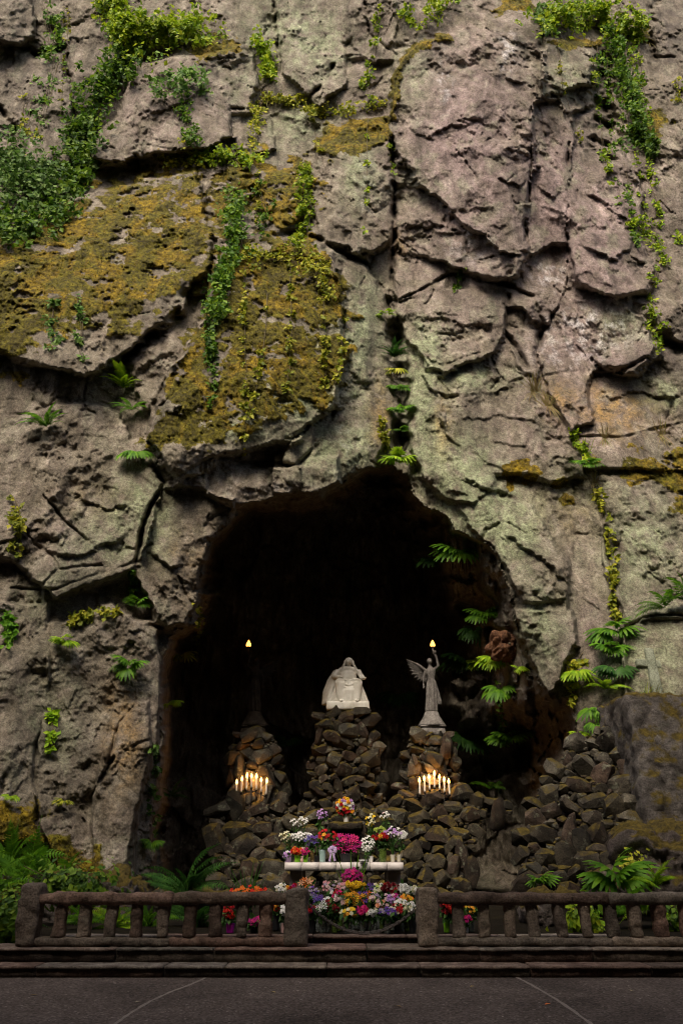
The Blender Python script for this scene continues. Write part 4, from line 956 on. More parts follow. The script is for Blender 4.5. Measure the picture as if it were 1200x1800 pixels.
def finger_frond(seed, fingers=11):
    r = random.Random(seed); mb = MB()
    mb.tube([(0, 0, 0), (.22, 0, .07), (.42, 0, .09)], [.010, .008, .006], 3, False)
    for k in range(fingers):
        u = k / (fingers - 1) * 2 - 1; a = u * 1.25
        o = Vector((.30 + .14 * (1 - abs(u)), .05 * u, .085)); d = Vector((math.cos(a), math.sin(a), -.12)).normalized()
        ln = (.55 - .20 * abs(u)) * r.uniform(.85, 1.1); n = Vector((-d.y, d.x, 0)); w = .045
        pts = [o, o + d * ln * .35, o + d * ln * .75 + Vector((0, 0, -.07)), o + d * ln + Vector((0, 0, -.16))]
        ws = [.012, w, w * .95, .012]; v = []
        for p, ww in zip(pts, ws): v += [p + n * ww, p - n * ww]
        mb.add(v, [(0, 1, 3, 2), (2, 3, 5, 4), (4, 5, 7, 6)])
    return mb.mesh('frond', False)
SWORD = [sword_frond(i) for i in range(4)]; FING = [finger_frond(i, 9 + i) for i in range(4)]
for m_ in SWORD + FING: m_.materials.append(G_FERN)
FSEED = random.Random(77)
def fern(label, px, py, size, kind, n, mat, up=.5, Y=None, spread=1.25, roots=False, group='ferns of the grotto', side=0.0):
    r = FSEED; b = at(px, py, Y) if Y else at(px, py, min(surf1(px + q, py + 4).y for q in (-12, -6, 0, 6, 12)) - .05)
    L = size * mpp(py, b.y); t = thing('fern', label, 'fern', b, group)
    for k in range(n):
        a = (k + .5) / n * 2 - 1; a = a * spread + r.uniform(-.15, .15) + side
        el = (up - (.35 if (kind == 'f' and Y is None) else 0)) * (1 - .55 * abs(a)) + r.uniform(-.3, .3); fwd = r.uniform(.25, .9)
        x = Vector((math.sin(a), -fwd * math.cos(a * .8), el)).normalized()
        z = Vector((0, -.55, .85)); z = (z - x * z.dot(x)).normalized(); y = z.cross(x)
        o = obj('frond', r.choice(SWORD if kind == 's' else FING), None, t); setmat(o, mat)
        M = Matrix((x, y, z)).transposed().to_4x4() @ Matrix.Scale(L * r.uniform(.5, 1.15), 4)
        o.matrix_local = M
    if roots:
        mb = MB()
        for k in range(26):
            x0 = r.uniform(-.25, .25) * L; mb.tube([(x0, -.04, 0), (x0 * 1.2, -.14, -.25 * L), (x0 * 1.3 + r.uniform(-.05, .05), -.10, -(.4 + .3 * r.random()) * L)], .008, 3, False)
        obj('root_mass', mb.mesh('root_mass'), M_ROOT, t)
    return t
Fs, Fk = 's', 'f'
FERNS = [  # label, px, py, size px, kind, fronds, material, up, Y, extra
    ('big sword fern arching over the left end of the balustrade', 62,1560,105,Fs,14,G_FERN,.75,17.2,{}),
    ('tall sword fern against the left rock', 20,1520,100,Fs,12,G_FERN,.8,18.2,{}),
    ('sword fern leaning over the top rail near the left post', 118,1552,88,Fs,10,G_FERN,.5,17.0,{}),
    ('sword fern at the left rock corner beyond the post', -20,1580,105,Fs,10,G_FERN,.8,16.5,{}),
    ('low fern outside the left post', 8,1640,72,Fs,11,G_FERND,.5,14.3,{}),
    ('young fern between the first balusters of the left balustrade', 150,1625,58,Fs,9,G_FERN,.6,15.2,{}),
    ('fern between the middle balusters of the left balustrade', 205,1628,58,Fs,9,G_FERNY,.6,15.3,{}),
    ('broad fern behind the left balustrade', 262,1630,72,Fs,11,G_FERN,.7,15.6,{}),
    ('dark sword fern in the mouth of the cave', 328,1575,95,Fs,12,G_FERND,.9,19.0,{}),
    ('dark fern behind the left balustrade next to the red flowers', 352,1630,85,Fs,12,G_FERND,.8,16.2,{}),
    ('small dark fern on the left wall of the cave', 302,1400,38,Fs,8,G_FERND,.5,None,{}),
    ('bright drooping fern above the top rail of the right balustrade', 1078,1552,72,Fk,14,G_FERN,.45,17.0,{}),
    ('lime green fern above the top rail by the mossy boulder', 1150,1556,52,Fs,9,G_FERNY,.7,16.6,{}),
    ('fern between the balusters under the lime green one', 1105,1600,70,Fs,11,G_FERN,.1,15.4,{}),
    ('hanging bright fern between the last balusters', 1138,1590,64,Fs,8,G_FERNY,-.1,15.2,{}),
    ('broad-leaved fern between the middle balusters of the right balustrade', 1020,1630,48,Fk,9,G_FERNY,.7,15.0,{}),
    ('small fern at the foot of the rockery', 947,1552,34,Fk,9,G_FERN,.6,18.0,{}),
    ('fern at the right end of the balustrade', 1195,1600,55,Fs,9,G_FERN,.5,15.4,{}),
    ('large fern with brown roots high on the right cave wall', 806,972,46,Fk,15,G_FERN,.25,None,dict(roots=True)),
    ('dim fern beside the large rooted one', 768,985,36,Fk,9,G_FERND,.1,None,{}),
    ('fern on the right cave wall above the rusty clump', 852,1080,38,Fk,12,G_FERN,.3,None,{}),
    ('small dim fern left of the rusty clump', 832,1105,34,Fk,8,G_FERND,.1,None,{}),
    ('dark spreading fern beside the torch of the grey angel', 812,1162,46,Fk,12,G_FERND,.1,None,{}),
    ('bright fern below the rusty clump', 868,1160,34,Fk,10,G_FERNY,.2,None,{}),
    ('yellow-green fern sprig beside the rusty clump', 845,1165,30,Fk,9,G_FERNY,.3,None,{}),
    ('tiny yellow fern under the tongue of rock', 908,1172,17,Fk,7,G_FERNY,.2,None,{}),
    ('fern halfway down the right cave wall', 877,1210,34,Fk,10,G_FERN,.0,None,{}),
    ('fern low on the right cave wall', 897,1298,36,Fk,12,G_FERN,.4,None,{}),
    ('single fern frond near the right candles', 862,1385,38,Fs,5,G_FERN,.3,None,{}),
    ('dim fern right of the marble sculpture', 700,1222,36,Fk,10,G_FERND,.0,None,{}),
    ('dim fern right of the grey angel pedestal', 822,1298,44,Fk,11,G_FERND,.0,None,{}),
    ('fern clump left of the slab with the cross', 1078,1112,46,Fk,12,G_FERN,.5,None,{}),
    ('smaller fern below that clump on the slab edge', 1070,1142,36,Fk,10,G_FERN,.2,None,{}),
    ('dark fern in the joint beside the cross', 1076,1176,32,Fk,9,G_FERND,.0,None,{}),
    ('lime fern with broad fronds beside the slab', 1062,1210,42,Fs,7,G_FERNY,.3,None,{}),
    ('hanging fern below the lime one', 1048,1245,32,Fk,9,G_FERN,-.1,None,{}),
    ('fern above the top of the rockery', 1046,1272,28,Fk,8,G_FERN,-.2,None,{}),
    ('tiny fern on top of the rockery', 1013,1290,20,Fk,7,G_FERNY,.4,None,{}),
    ('long fern frond leaning over the top of the cross slab', 1165,1068,60,Fs,6,G_FERN,.2,None,dict(side=-.7)),
    ('fern bush in the corner above the cross slab', 1200,1052,62,Fs,10,G_FERN,.4,None,dict(side=-.3)),
    ('small fern left of the cross slab crack', 1012,1182,32,Fk,8,G_FERNY,.1,None,dict(side=.4)),
    ('dense dark fern bush in the vertical groove', 692,628,30,Fs,22,G_FERND,.6,None,{}),
    ('dead fern clump with hanging roots in the groove', 695,650,24,Fk,6,G_YELL,-.2,None,dict(roots=True)),
    ('fern just under the dead clump in the groove', 703,682,22,Fk,10,G_FERN,.2,None,{}),
    ('fern in the middle of the groove', 705,722,22,Fk,11,G_FERN,.3,None,{}),
    ('smallest fern in the groove', 703,756,14,Fk,8,G_FERN,.3,None,{}),
    ('bright fern at the bottom of the groove over the cave', 700,812,32,Fk,13,G_FERNY,.3,None,{}),
    ('yellow fern sprig at the top of the groove', 678,552,16,Fk,8,G_FERNY,.4,None,{}),
    ('sword fern on the left boulder', 82,750,46,Fs,10,G_FERN,.5,None,dict(side=-.1)),
    ('pale sword fern below the mossy shelf', 215,682,46,Fs,10,G_FERNY,.5,None,dict(side=.4)),
    ('leafy fern tangle left of the hanging moss', 232,720,40,Fs,9,G_FERN,.1,None,{}),
    ('withered fern with brown roots hanging by the moss', 240,795,34,Fk,9,G_FERN,-.4,None,dict(roots=True)),
    ('fern under the boulder at the left lip', 244,1062,30,Fk,11,G_FERN,.3,None,{}),
    ('fern spreading low on the left rock', 230,1170,36,Fk,11,G_FERN,.2,None,{}),
    ('small yellow-green fern on the left rock', 114,1128,24,Fk,8,G_FERNY,.3,None,{}),
    ('glowing yellow fern at the left edge of the cave', 318,1152,26,Fk,9,G_YELL,.0,None,{}),
    ('little fern on the dark left edge of the cave', 300,1236,20,Fk,6,G_FERNY,.2,None,dict(side=.6)),
    ('sprig of leaves low on the left edge of the cave', 270,1482,22,Fk,8,G_FERN,.3,None,{}),
    ('tiny fern at the foot of the left rock', 20,1400,16,Fk,6,G_FERNY,.3,None,{}),
    ('small fern on the foot of the left rock', 115,1410,20,Fk,7,G_YELL,.3,None,{}),
    ('small leafy fern in the right crack', 1030,815,24,Fk,10,G_FERN,.3,None,{}),
    ('dim fern beside the left rubble wall', 505,1300,26,Fk,8,G_FERND,.1,None,{})]
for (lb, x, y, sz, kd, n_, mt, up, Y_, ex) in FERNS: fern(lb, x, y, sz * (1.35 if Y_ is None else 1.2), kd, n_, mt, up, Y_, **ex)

# leafy undergrowth at the far left and among the balusters
def bush(label, px, py, Y, wpx, hpx, n, size, mat, name='leafy_bush', cat='bush'):
    VSEED[0] += 1; rs = np.random.RandomState(VSEED[0]); b = at(px, py, Y); s = mpp(py, Y)
    q = rs.normal(0, .42, (n, 3)) * np.array([wpx * s, .30, hpx * s * .5]) + np.array([0, 0, hpx * s * .5])
    t = thing(name, label, cat, b)
    o = obj('foliage', leaves_mesh('foliage', q, size, VSEED[0], spread=.9), mat, t); o['kind'] = 'stuff'
    mb = MB()
    for k in range(9): mb.tube([(0, 0, 0), (rs.normal(0, .2) * wpx * s, rs.normal(0, .08), hpx * s * .5), (rs.normal(0, .4) * wpx * s, rs.normal(0, .1), hpx * s * .9)], .008, 4, False)
    obj('stem', mb.mesh('stem'), M_STEM, t)
bush('dark leafy bush beside the outer face of the left post', 12, 1660, 14.0, 38, 95, 700, .085, G_IVY)
bush('green leafy plant between the balusters below the mossy boulder', 1025, 1648, 14.8, 40, 62, 260, .10, G_BRIGHT)
bush('small leafy plant under the right end of the top rail', 1190, 1648, 14.8, 30, 60, 220, .08, G_IVY)
bush('leafy weeds above the top rail beside the mossy boulder', 1115, 1560, 17.4, 34, 60, 260, .07, G_YELL)
bush('mixed leaves behind the left balustrade under the sword ferns', 120, 1600, 16.0, 90, 80, 700, .09, G_IVY)

# dry grass tufts
def grass(label, px, py, hpx, n, mat):
    rs = np.random.RandomState(int(px)); b = surf1(px, py) + Vector((0, -.05, 0)); L = hpx * mpp(py, b.y); V = []; Fc = []
    for k in range(n // 2):
        x, a, h = rs.normal(0, .10) * L, rs.normal(0, .75), L * rs.uniform(.45, 1.25); dn = -.9 if rs.rand() < .3 else 1.0
        d = Vector((math.sin(a), -.25 - .3 * rs.rand(), math.cos(a) * dn)).normalized()
        p = [Vector((x, 0, 0)), Vector((x, 0, 0)) + d * h * .6, Vector((x, 0, 0)) + d * h + Vector((0, 0, -.15 * h))]
        w = .009; o = len(V); V += [p[0] + Vector((-w, 0, 0)), p[0] + Vector((w, 0, 0)), p[1] + Vector((w, 0, 0)), p[1] + Vector((-w, 0, 0)), p[2]]; Fc += [(o, o + 1, o + 2, o + 3), (o + 3, o + 2, o + 4)]
    o = obj('grass_tuft', mesh_py('grass_tuft', V, Fc, False), mat, None, b); tag(o, label, 'grass', 'grass tufts on the right wall')
grass('largest dry grass tuft in the joint above the right crack', 940, 690, 44, 130, G_DRY)
grass('dry grass lower in the joint above the right crack', 962, 715, 34, 90, G_DRY)
grass('dry grass tuft on the horizontal joint of the right wall', 1062, 772, 30, 80, G_DRY)
grass('green and straw grass tuft at the end of the horizontal joint', 1160, 765, 36, 90, G_DRY)
grass('green grass standing above the small leafy fern', 1028, 800, 34, 60, G_BRIGHT)
grass('straw tuft in the right crack below the leafy fern', 1045, 850, 26, 60, G_DRY)
grass('tall pale grass on top of the upright boulder', 1150, 1235, 40, 70, G_DRY)
grass('straw grass at the corner of the moss band', 1135, 1225, 26, 40, G_BRIGHT)
grass('pale grass on the ledge at the upper right', 1140, 75, 30, 60, G_DRY)
grass('seeding grass on the weedy ledge left of the moss cap', 470, 178, 26, 70, G_DRY)

# moss pile: short tufts standing on every moss mat
for k, (pts, ft, st, lb) in enumerate(MOSSP):
    sel = np.argwhere((MID == k) & (MOSS > .25 + .5 * np.random.RandomState(k).rand(*MOSS.shape)) & (PX > -60) & (PX < 1260) & (PY > -40))
    if len(sel) < 12: continue
    rs = np.random.RandomState(300 + k); n = min(26000, int(len(sel) * .85)); q = sel[rs.randint(0, len(sel), n)]
    P = SURF[q[:, 0], q[:, 1]] + rs.normal(0, .018, (n, 3)); c = P.mean(0); P = P - c
    D = NRM.reshape(NY, NX, 3)[q[:, 0], q[:, 1]] * .8 + rs.normal(0, .45, (n, 3)) + np.array([0, -.1, .25]); D /= np.linalg.norm(D, axis=1, keepdims=True)
    S = np.cross(D, rs.normal(0, 1, (n, 3))); S /= np.linalg.norm(S, axis=1, keepdims=True); h = rs.uniform(.018, .05, n)[:, None]
    V = np.stack([P - S * h * .35, P + S * h * .35, P + D * h], 1).reshape(-1, 3); i = np.arange(n)[:, None] * 3
    o = obj('moss_patch', mesh_np('moss_patch', V, np.concatenate([i, i + 1, i + 2], 1), False), G_MOSS, None, Vector(c)); tag(o, lb, 'moss', 'moss on the cliff', 'stuff')

# conifers standing round the plaza behind the viewer: they keep the low sky off the plaza and the cave
M_BARK = plain('fir_bark', (.06, .045, .035), .9, .3, 6, .4)
G_FIR = leafmat('fir_needles', (.012, .03, .012), (.022, .05, .018), (.04, .075, .025), trans=.15)
def fir_mesh(seed, h=30.0):
    r = np.random.RandomState(seed); V = []; Fc = []
    for k in range(1500):
        u = r.rand() ** .8; z = h * (.05 + .94 * u); L = (1 - u) * 4.2 + .5; a = r.rand() * 6.283
        d = np.array([math.cos(a), math.sin(a), 0]); s = np.array([-d[1], d[0], 0]); r0 = L * r.uniform(0, .35); w = L * .28 + .15
        b = d * r0 + np.array([0, 0, z]); e = d * L * r.uniform(.8, 1.15) + np.array([0, 0, z - L * .28]); m = (b + e) / 2 + np.array([0, 0, .12 * L])
        o = len(V); V += [b, m + s * w, e, m - s * w]; Fc.append((o, o + 1, o + 2, o + 3))
    return mesh_np('needles', np.array(V), np.array(Fc), False)
FIRS = [fir_mesh(i) for i in range(3)]
tk = MB(); tk.tube([(0, 0, -.2), (0, 0, 10), (0, 0, 29)], [.55, .4, .06], 8); tk_me = tk.mesh('trunk'); tk_me.materials.append(M_BARK)
for m_ in FIRS: m_.materials.append(G_FIR)
rf = random.Random(5)
spots = [(x + rf.uniform(-1, 1), -6 + rf.uniform(-1.5, 1.5)) for x in range(-44, 45, 4)] + [(x + rf.uniform(-1, 1), -13 + rf.uniform(-2, 2)) for x in range(-42, 43, 6)] + \
        [(s * (16 + rf.uniform(0, 2)), y) for s in (-1, 1) for y in (-1, 4, 9, 14)] + [(s * (23 + rf.uniform(0, 3)), y) for s in (-1, 1) for y in (-2, 4, 10, 16)]
for i, (x, y) in enumerate(spots):
    t = thing('fir_tree', 'tall dark fir standing at the edge of the plaza facing the cliff', 'tree', (x, y, 0), 'firs round the plaza')
    s = rf.uniform(1.18, 1.38) if y < -2.5 else rf.uniform(.5, .7); t.scale = (s, s, s); t.rotation_euler.z = rf.uniform(0, 6)
    obj('crown', FIRS[i % 3], None, t); obj('trunk', tk_me, None, t)

# a few leaves fallen on the asphalt
lf_me = mesh_py('fallen_leaf', [(-.045, 0, .002), (0, .028, .012), (.05, 0, .004), (0, -.028, .010), (0, 0, .004)], [(0, 4, 2, 1), (0, 3, 2, 4)], False)
for (x, y, c) in [(962, 1766, (.62, .16, .03)), (243, 1762, (.30, .26, .18)), (480, 1745, (.32, .24, .10)), (700, 1770, (.20, .13, .06)), (1110, 1742, (.34, .28, .16)), (60, 1750, (.22, .15, .07)), (830, 1735, (.30, .22, .08))]:
    g2 = gpt(x, y); o = obj('fallen_leaf', lf_me.copy(), None, None, (g2[0], g2[1], .003)); o.data.materials.append(plain('leaf_litter', c, .8)); o.rotation_euler.z = x
    tag(o, 'orange fallen leaf on the asphalt' if c[0] > .5 else 'small dry fallen leaf on the asphalt', 'leaf', 'leaves fallen on the asphalt')

# ------------------------------------------------------------------ sculptures
def sculpt(name, mb, voxel, it=2):
    """fuse the shapes of mb into one continuous surface"""
    tmp = bpy.data.objects.new('tmp', mb.mesh('tmp')); COL.objects.link(tmp)
    m = tmp.modifiers.new('r', 'REMESH'); m.mode = 'VOXEL'; m.voxel_size = voxel
    s = tmp.modifiers.new('s', 'SMOOTH'); s.factor = .5; s.iterations = it
    dg = bpy.context.evaluated_depsgraph_get(); me = bpy.data.meshes.new_from_object(tmp.evaluated_get(dg))
    bpy.data.objects.remove(tmp); me.name = name
    me.polygons.foreach_set('use_smooth', [True] * len(me.polygons)); return me
def marble_mat():
    m, n, l, b = new_mat('weathered_marble'); g = n.new('ShaderNodeNewGeometry'); P = g.outputs['Position']
    c = ramp(n, l, nz(n, l, 5, 5, .6, P), [(.3, (.55, .51, .43)), (.6, (.74, .71, .63)), (.8, (.80, .78, .71))])
    l.new(c, b.inputs['Base Color']); b.inputs['Roughness'].default_value = .5; bump(n, l, nz(n, l, 30, 4, .6, P), .15, .01, b); return m
M_MARBLE = marble_mat()
def seated():
    mb = MB()
    mb.ball((0, .18, .45), (.42, .3, .42), 12, 8)                                   # rock seat
    mb.ball((.04, .14, .98), (.235, .17, .34), 12, 8); mb.ball((.04, .13, .72), (.30, .24, .2), 12, 8)
    mb.tube([(-.20, .13, 1.22), (.04, .12, 1.27), (.28, .13, 1.22)], [.085, .11, .085], 10)
    mb.tube([(.05, .11, 1.27), (.06, .07, 1.42)], [.07, .06], 8)
    mb.ball((.06, .03, 1.50), (.085, .10, .118), 12, 9); mb.ball((.06, -.068, 1.49), (.016, .03, .022), 6, 5)   # head, nose
    mb.ball((.06, .085, 1.53), (.118, .115, .135), 12, 8)                              # veil
    for s in (-1, 1): mb.tube([(.06 + s * .105, .06, 1.55), (.06 + s * .118, .05, 1.42), (.06 + s * .19, .06, 1.27)], [.035, .038, .03], 8)
    for s in (-1, 1):                                                                 # knees and shins under the robe
        mb.tube([(.04 + s * .15, .10, .70), (.05 + s * .20, -.18, .74), (.05 + s * .23, -.34, .70)], [.17, .155, .14], 10)
        mb.tube([(.05 + s * .23, -.33, .70), (.05 + s * .22, -.36, .40), (.05 + s * .2, -.38, .08)], [.14, .115, .10], 10)
        mb.tube([(.05 + s * .19, -.38, .06), (.06 + s * .21, -.56, .045)], [.06, .04], 8)
    for k in range(13):                                                               # falling folds of the skirt
        u = k / 12 * 2 - 1; x0 = .05 + u * .34; x1 = .02 + u * .52
        mb.tube([(x0, -.34 + .22 * abs(u), .74 - .12 * u * u), (x0 * 1.1, -.44 + .26 * u * u, .42), (x1, -.46 + .30 * u * u, .02)], [.035, .05, .055], 7)
    for k in range(5):                                                                # swags between the knees
        z = .66 - .10 * k; mb.tube([(-.18, -.36, z + .04), (.05, -.42 - .01 * k, z - .08), (.28, -.36, z + .04)], .034, 7)
    for k in range(6):                                                                # cloak over the one shoulder, spreading to the ground
        mb.tube([(-.20 - .02 * k, .12 + .02 * k, 1.22), (-.34 - .025 * k, .05 + .03 * k, .85), (-.42 - .03 * k, -.02 + .05 * k, .45), (-.50 - .02 * k, -.10 + .07 * k, .02)], [.06, .075, .08, .075], 8)
    mb.tube([(-.24, .12, 1.20), (-.34, -.02, .95), (-.16, -.30, .90)], [.09, .08, .055], 9)   # arms
    mb.tube([(.30, .12, 1.20), (.42, .02, .93), (.46, -.24, .86)], [.09, .078, .05], 9)
    for (hx, hy, hz_, dx) in ((-.13, -.33, .895, .05), (.465, -.28, .86, .02)):
        mb.ball((hx, hy, hz_), (.045, .055, .022), 8, 6)
        for f in range(4): mb.tube([(hx - .03 + .02 * f, hy - .03, hz_), (hx - .035 + .023 * f + dx, hy - .10 + .008 * abs(f - 1.4), hz_ - .008)], .010, 5)
        mb.tube([(hx - .04 * (1 if dx > .03 else -1), hy, hz_), (hx - .055 * (1 if dx > .03 else -1), hy - .05, hz_ + .02)], .011, 5)
    return sculpt('seated_figure', mb, .016, 2)
SY = 26.6; sb = at(611, 1248, SY)
ms = thing('marble_sculpture', 'white marble sculpture of a seated robed figure on the central pedestal', 'statue', sb)
k_ = 88 * mpp(1200, SY) / 1.66
o = obj('figure', seated(), M_MARBLE, ms, (-.03, 0, .16)); o.scale = (k_ * 1.24, k_, k_ * .95)
obj('plinth', rough_box('plinth', 74 * mpp(1240, SY), 1.0, .26, .06, .012, .03, 21), M_MARBLE, ms, (0, 0, -.06))

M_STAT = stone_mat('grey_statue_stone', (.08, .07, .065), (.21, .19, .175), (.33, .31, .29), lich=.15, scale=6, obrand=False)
M_STAT_DIM = stone_mat('dimmed_statue_stone', (.022, .016, .011), (.058, .042, .028), (.10, .075, .05), lich=.1, scale=6, obrand=False)  # the grey angel's stone darkened: its lack of light is put into the colour
M_FLAME = emit('lamp_flame', (1.0, .40, .06), 3.2); M_CFL = emit('candle_flame', (1.0, .45, .09), 6.0)
def point(parent, loc, e, r=.12, col=(1, .48, .14)):
    d = bpy.data.lights.new('lamp_light', 'POINT'); d.energy = e; d.color = col; d.shadow_soft_size = r
    o = bpy.data.objects.new('lamp_light', d); COL.objects.link(o); o.parent = parent; o.location = loc
def angel(label, px, py, Y, mx, mat, flame_px, e):
    b = at(px, py, Y); s = mpp(1200, Y) / .0172; mb = MB()
    prof = [(.13, 0), (.17, .06), (.165, .3), (.16, .55), (.155, .75), (.135, .9), (.108, 1.0), (.125, 1.1), (.15, 1.2), (.145, 1.28), (.07, 1.36), (.05, 1.40)]
    n = 36; v = []; f = []
    for (r, z) in prof:
        for k in range(n):
            a = 2 * math.pi * k / n; q = 1 + (.16 * math.sin(9 * a + z * 1.5) if z < .95 else .03 * math.sin(9 * a)) ; cx_ = mx * .03 * math.sin(z * 2)
            v.append((cx_ + r * q * math.cos(a), r * q * .85 * math.sin(a), z))
    for i in range(len(prof) - 1):
        for k in range(n): f.append((i * n + k, i * n + (k + 1) % n, (i + 1) * n + (k + 1) % n, (i + 1) * n + k))
    f.append(tuple(range(n - 1, -1, -1))); f.append(tuple((len(prof) - 1) * n + k for k in range(n))); mb.add(v, f)
    for j in range(5): mb.tube([(mx * (.10 + .02 * j), .02, 1.0 - .05 * j), (mx * (.16 + .03 * j), .0, .6 - .06 * j), (mx * (.18 + .03 * j), .02, .25)], [.03, .035, .02], 6)   # trailing drapery
    mb.tube([(0, 0, 1.36), (0, -.01, 1.46)], .045, 8); mb.ball((0, -.02, 1.53), (.075, .085, .10), 10, 8); mb.ball((0, .015, 1.55), (.088, .085, .095), 10, 8); mb.ball((0, -.105, 1.52), (.012, .02, .018), 6, 5)
    mb.tube([(mx * .12, 0, 1.29), (mx * .26, -.02, 1.40), (mx * .20, -.06, 1.66), (mx * .16, -.07, 1.80)], [.055, .047, .038, .03], 8)      # raised arm
    mb.ball((mx * .16, -.07, 1.82), (.032, .032, .04), 8, 6)
    for k in range(4): mb.tube([(mx * .13, -.10, 1.79 + .018 * k), (mx * .17, -.125, 1.79 + .018 * k), (mx * .20, -.10, 1.79 + .018 * k)], .010, 5)
    mb.tube([(mx * .20, -.08, 1.80), (mx * .185, -.12, 1.85)], .010, 5)
    mb.tube([(-mx * .13, 0, 1.27), (-mx * .21, .02, 1.02), (-mx * .22, -.10, .80)], [.05, .042, .03], 8)                                 # lowered arm
    mb.ball((-mx * .22, -.12, .77), (.03, .035, .045), 8, 6)
    for k in range(4): mb.tube([(-mx * (.20 + .014 * k), -.13, .75), (-mx * (.20 + .015 * k), -.14, .69)], .009, 5)
    mb.tube([(-mx * .20, -.14, .78), (-mx * .185, -.16, .73)], .009, 5)
    t = thing('angel_statue', label, 'statue', b); t.scale = (s, s, s)
    obj('figure', sculpt('figure', mb, .014, 1), mat, t, (0, 0, .40))
    def wing(root, tipd, nf, L, name):
        w = MB()
        for k in range(nf):
            u = k / (nf - 1); d = Vector(tipd).lerp(Vector((tipd[0] * .25, tipd[1] + .05, -.75)), u).normalized(); p0 = Vector(root) + Vector(tipd) * (.45 * (1 - u)) * L * .6
            ln = L * (1 - .45 * u) * .8; sd = d.cross(Vector((0, 1, 0))).normalized() * .045
            q = [p0 - sd * .6, p0 + sd * .6, p0 + d * ln * .6 + sd, p0 + d * ln, p0 + d * ln * .6 - sd]; y = Vector((0, .012 + .006 * k, 0)); th = Vector((0, .016, 0))
            vv = [a + y for a in q] + [a + y + th for a in q]; w.add(vv, [(4, 3, 2, 1, 0), (5, 6, 7, 8, 9)] + [(i, (i + 1) % 5, 5 + (i + 1) % 5, 5 + i) for i in range(5)])
        w.tube([root, Vector(root) + Vector(tipd) * L * .45 + Vector((0, 0, .05)), Vector(root) + Vector(tipd) * L * 1.0], [.05, .04, .012], 7)
        obj(name, w.mesh(name, False), mat, t, (0, 0, .40))
    wing((-mx * .06, .12, 1.24), Vector((-mx * .82, .15, .55)), 11, .72, 'wing'); wing((mx * .06, .12, 1.22), Vector((mx * .35, .75, -.1)), 9, .7, 'wing')
    mb = MB(); mb.lathe([(.43, 0), (.40, .06), (.34, .14), (.24, .30), (.20, .42), (.10, .43)], 10); o = obj('mound', mb.mesh('mound'), mat, t)
    obj('plinth', rough_box('plinth', .78, .78, .24, .1, .006, .02, 8, taper=.14), mat, t, (0, 0, -.30)); obj('plinth_cap', rough_box('plinth_cap', .74, .74, .05, .1, .004, .012, 4), mat, t, (0, 0, -.052))
    mb = MB(); fx = (flame_px - px) * .0172
    mb.tube([(mx * .16, -.07, 2.05), (fx * .9 + mx * .016, -.08, 2.20), (fx, -.08, 2.33)], [.012, .016, .03], 7); mb.lathe([(.02, 2.31), (.055, 2.36), (.06, 2.38)], 10, (fx, -.08, 0))
    tr = obj('torch', mb.mesh('torch'), mat, t)
    mb = MB(); mb.lathe([(.062, 0), (.076, .035), (.066, .09), (.040, .14), (.012, .19), (.002, .205)], 12, (fx, -.08, 2.385)); obj('flame', mb.mesh('flame'), M_FLAME, tr)
    point(t, (fx, -.28, 2.50), e, .08)
    return t
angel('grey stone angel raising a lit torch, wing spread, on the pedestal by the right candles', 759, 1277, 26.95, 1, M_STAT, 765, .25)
angel('stone angel darkened as if unlit, raising a lit torch on the pedestal by the left candles', 447, 1277, 26.95, -1, M_STAT_DIM, 432, .35)

# ------------------------------------------------------------------ candelabra
M_WAX = plain('candle_wax', (.82, .76, .68), .5, .05, 5)
wm = M_WAX.node_tree.nodes['Principled BSDF']; wm.inputs['Subsurface Weight'].default_value = .25; wm.inputs['Subsurface Radius'].default_value = (.05, .03, .02)
cd = MB(); cd.lathe([(.025, 0), (.0255, .05), (.024, .30), (.020, .315), (.003, .318)], 9); CANDLE = cd.mesh('candle'); CANDLE.materials.append(M_WAX)
fl = MB(); fl.lathe([(.010, -.01), (.030, .025), (.038, .06), (.029, .105), (.010, .15), (.001, .165)], 10); FLAME = fl.mesh('flame'); FLAME.materials.append(M_CFL)
cp = MB(); cp.lathe([(.012, -.05), (.034, -.02), (.040, .0), (.026, .012)], 9); CUP = cp.mesh('cup'); CUP.materials.append(M_IRON)
def candelabra(label, px, py, Y):
    b = at(px, py, Y); s = mpp(py, Y); t = thing('candelabra', label, 'candelabra', b)
    mb = MB(); xs = [(-26 + 8.7 * k) * s for k in range(7)]; zs = [(19 - 4.0 * abs(k - 3) * (.85 + .1 * abs(k - 3) / 3)) * s for k in range(7)]
    mb.tube([(xs[k], 0, zs[k] - .06) for k in range(7)], .014, 6)
    mb.tube([(0, 0, zs[3] - .06), (0, .05, -.05), (0, .35, -.22)], .022, 6); mb.tube([(0, 0, zs[3] - .1), (0, -.01, -.45)], [.03, .012], 6)
    for s2 in (-1, 1):
        for q in (1, 2): mb.tube([(0, 0, -.12), (xs[3 + s2 * q] * .9, 0, -.16), (xs[3 + s2 * q], 0, zs[3 + s2 * q] - .05)], .012, 6)
    obj('frame', mb.mesh('frame'), M_IRON, t)
    for k in range(7):
        obj('cup', CUP, None, t, (xs[k], 0, zs[k])); c = obj('candle', CANDLE, None, t, (xs[k], 0, zs[k] + .006)); f = obj('flame', FLAME, None, c, (0, 0, .305))
        c.rotation_euler = (0, R.uniform(-.04, .04), 0); c.scale = (1, 1, R.uniform(.86, 1.05))
    point(t, (0, .14, zs[3] + .30), 22, .10); return t
candelabra('iron candelabra of seven lit candles on the wall below the darkened angel', 441, 1405, 25.4)
candelabra('iron candelabra of seven lit candles on the wall below the grey angel', 764, 1405, 25.35)

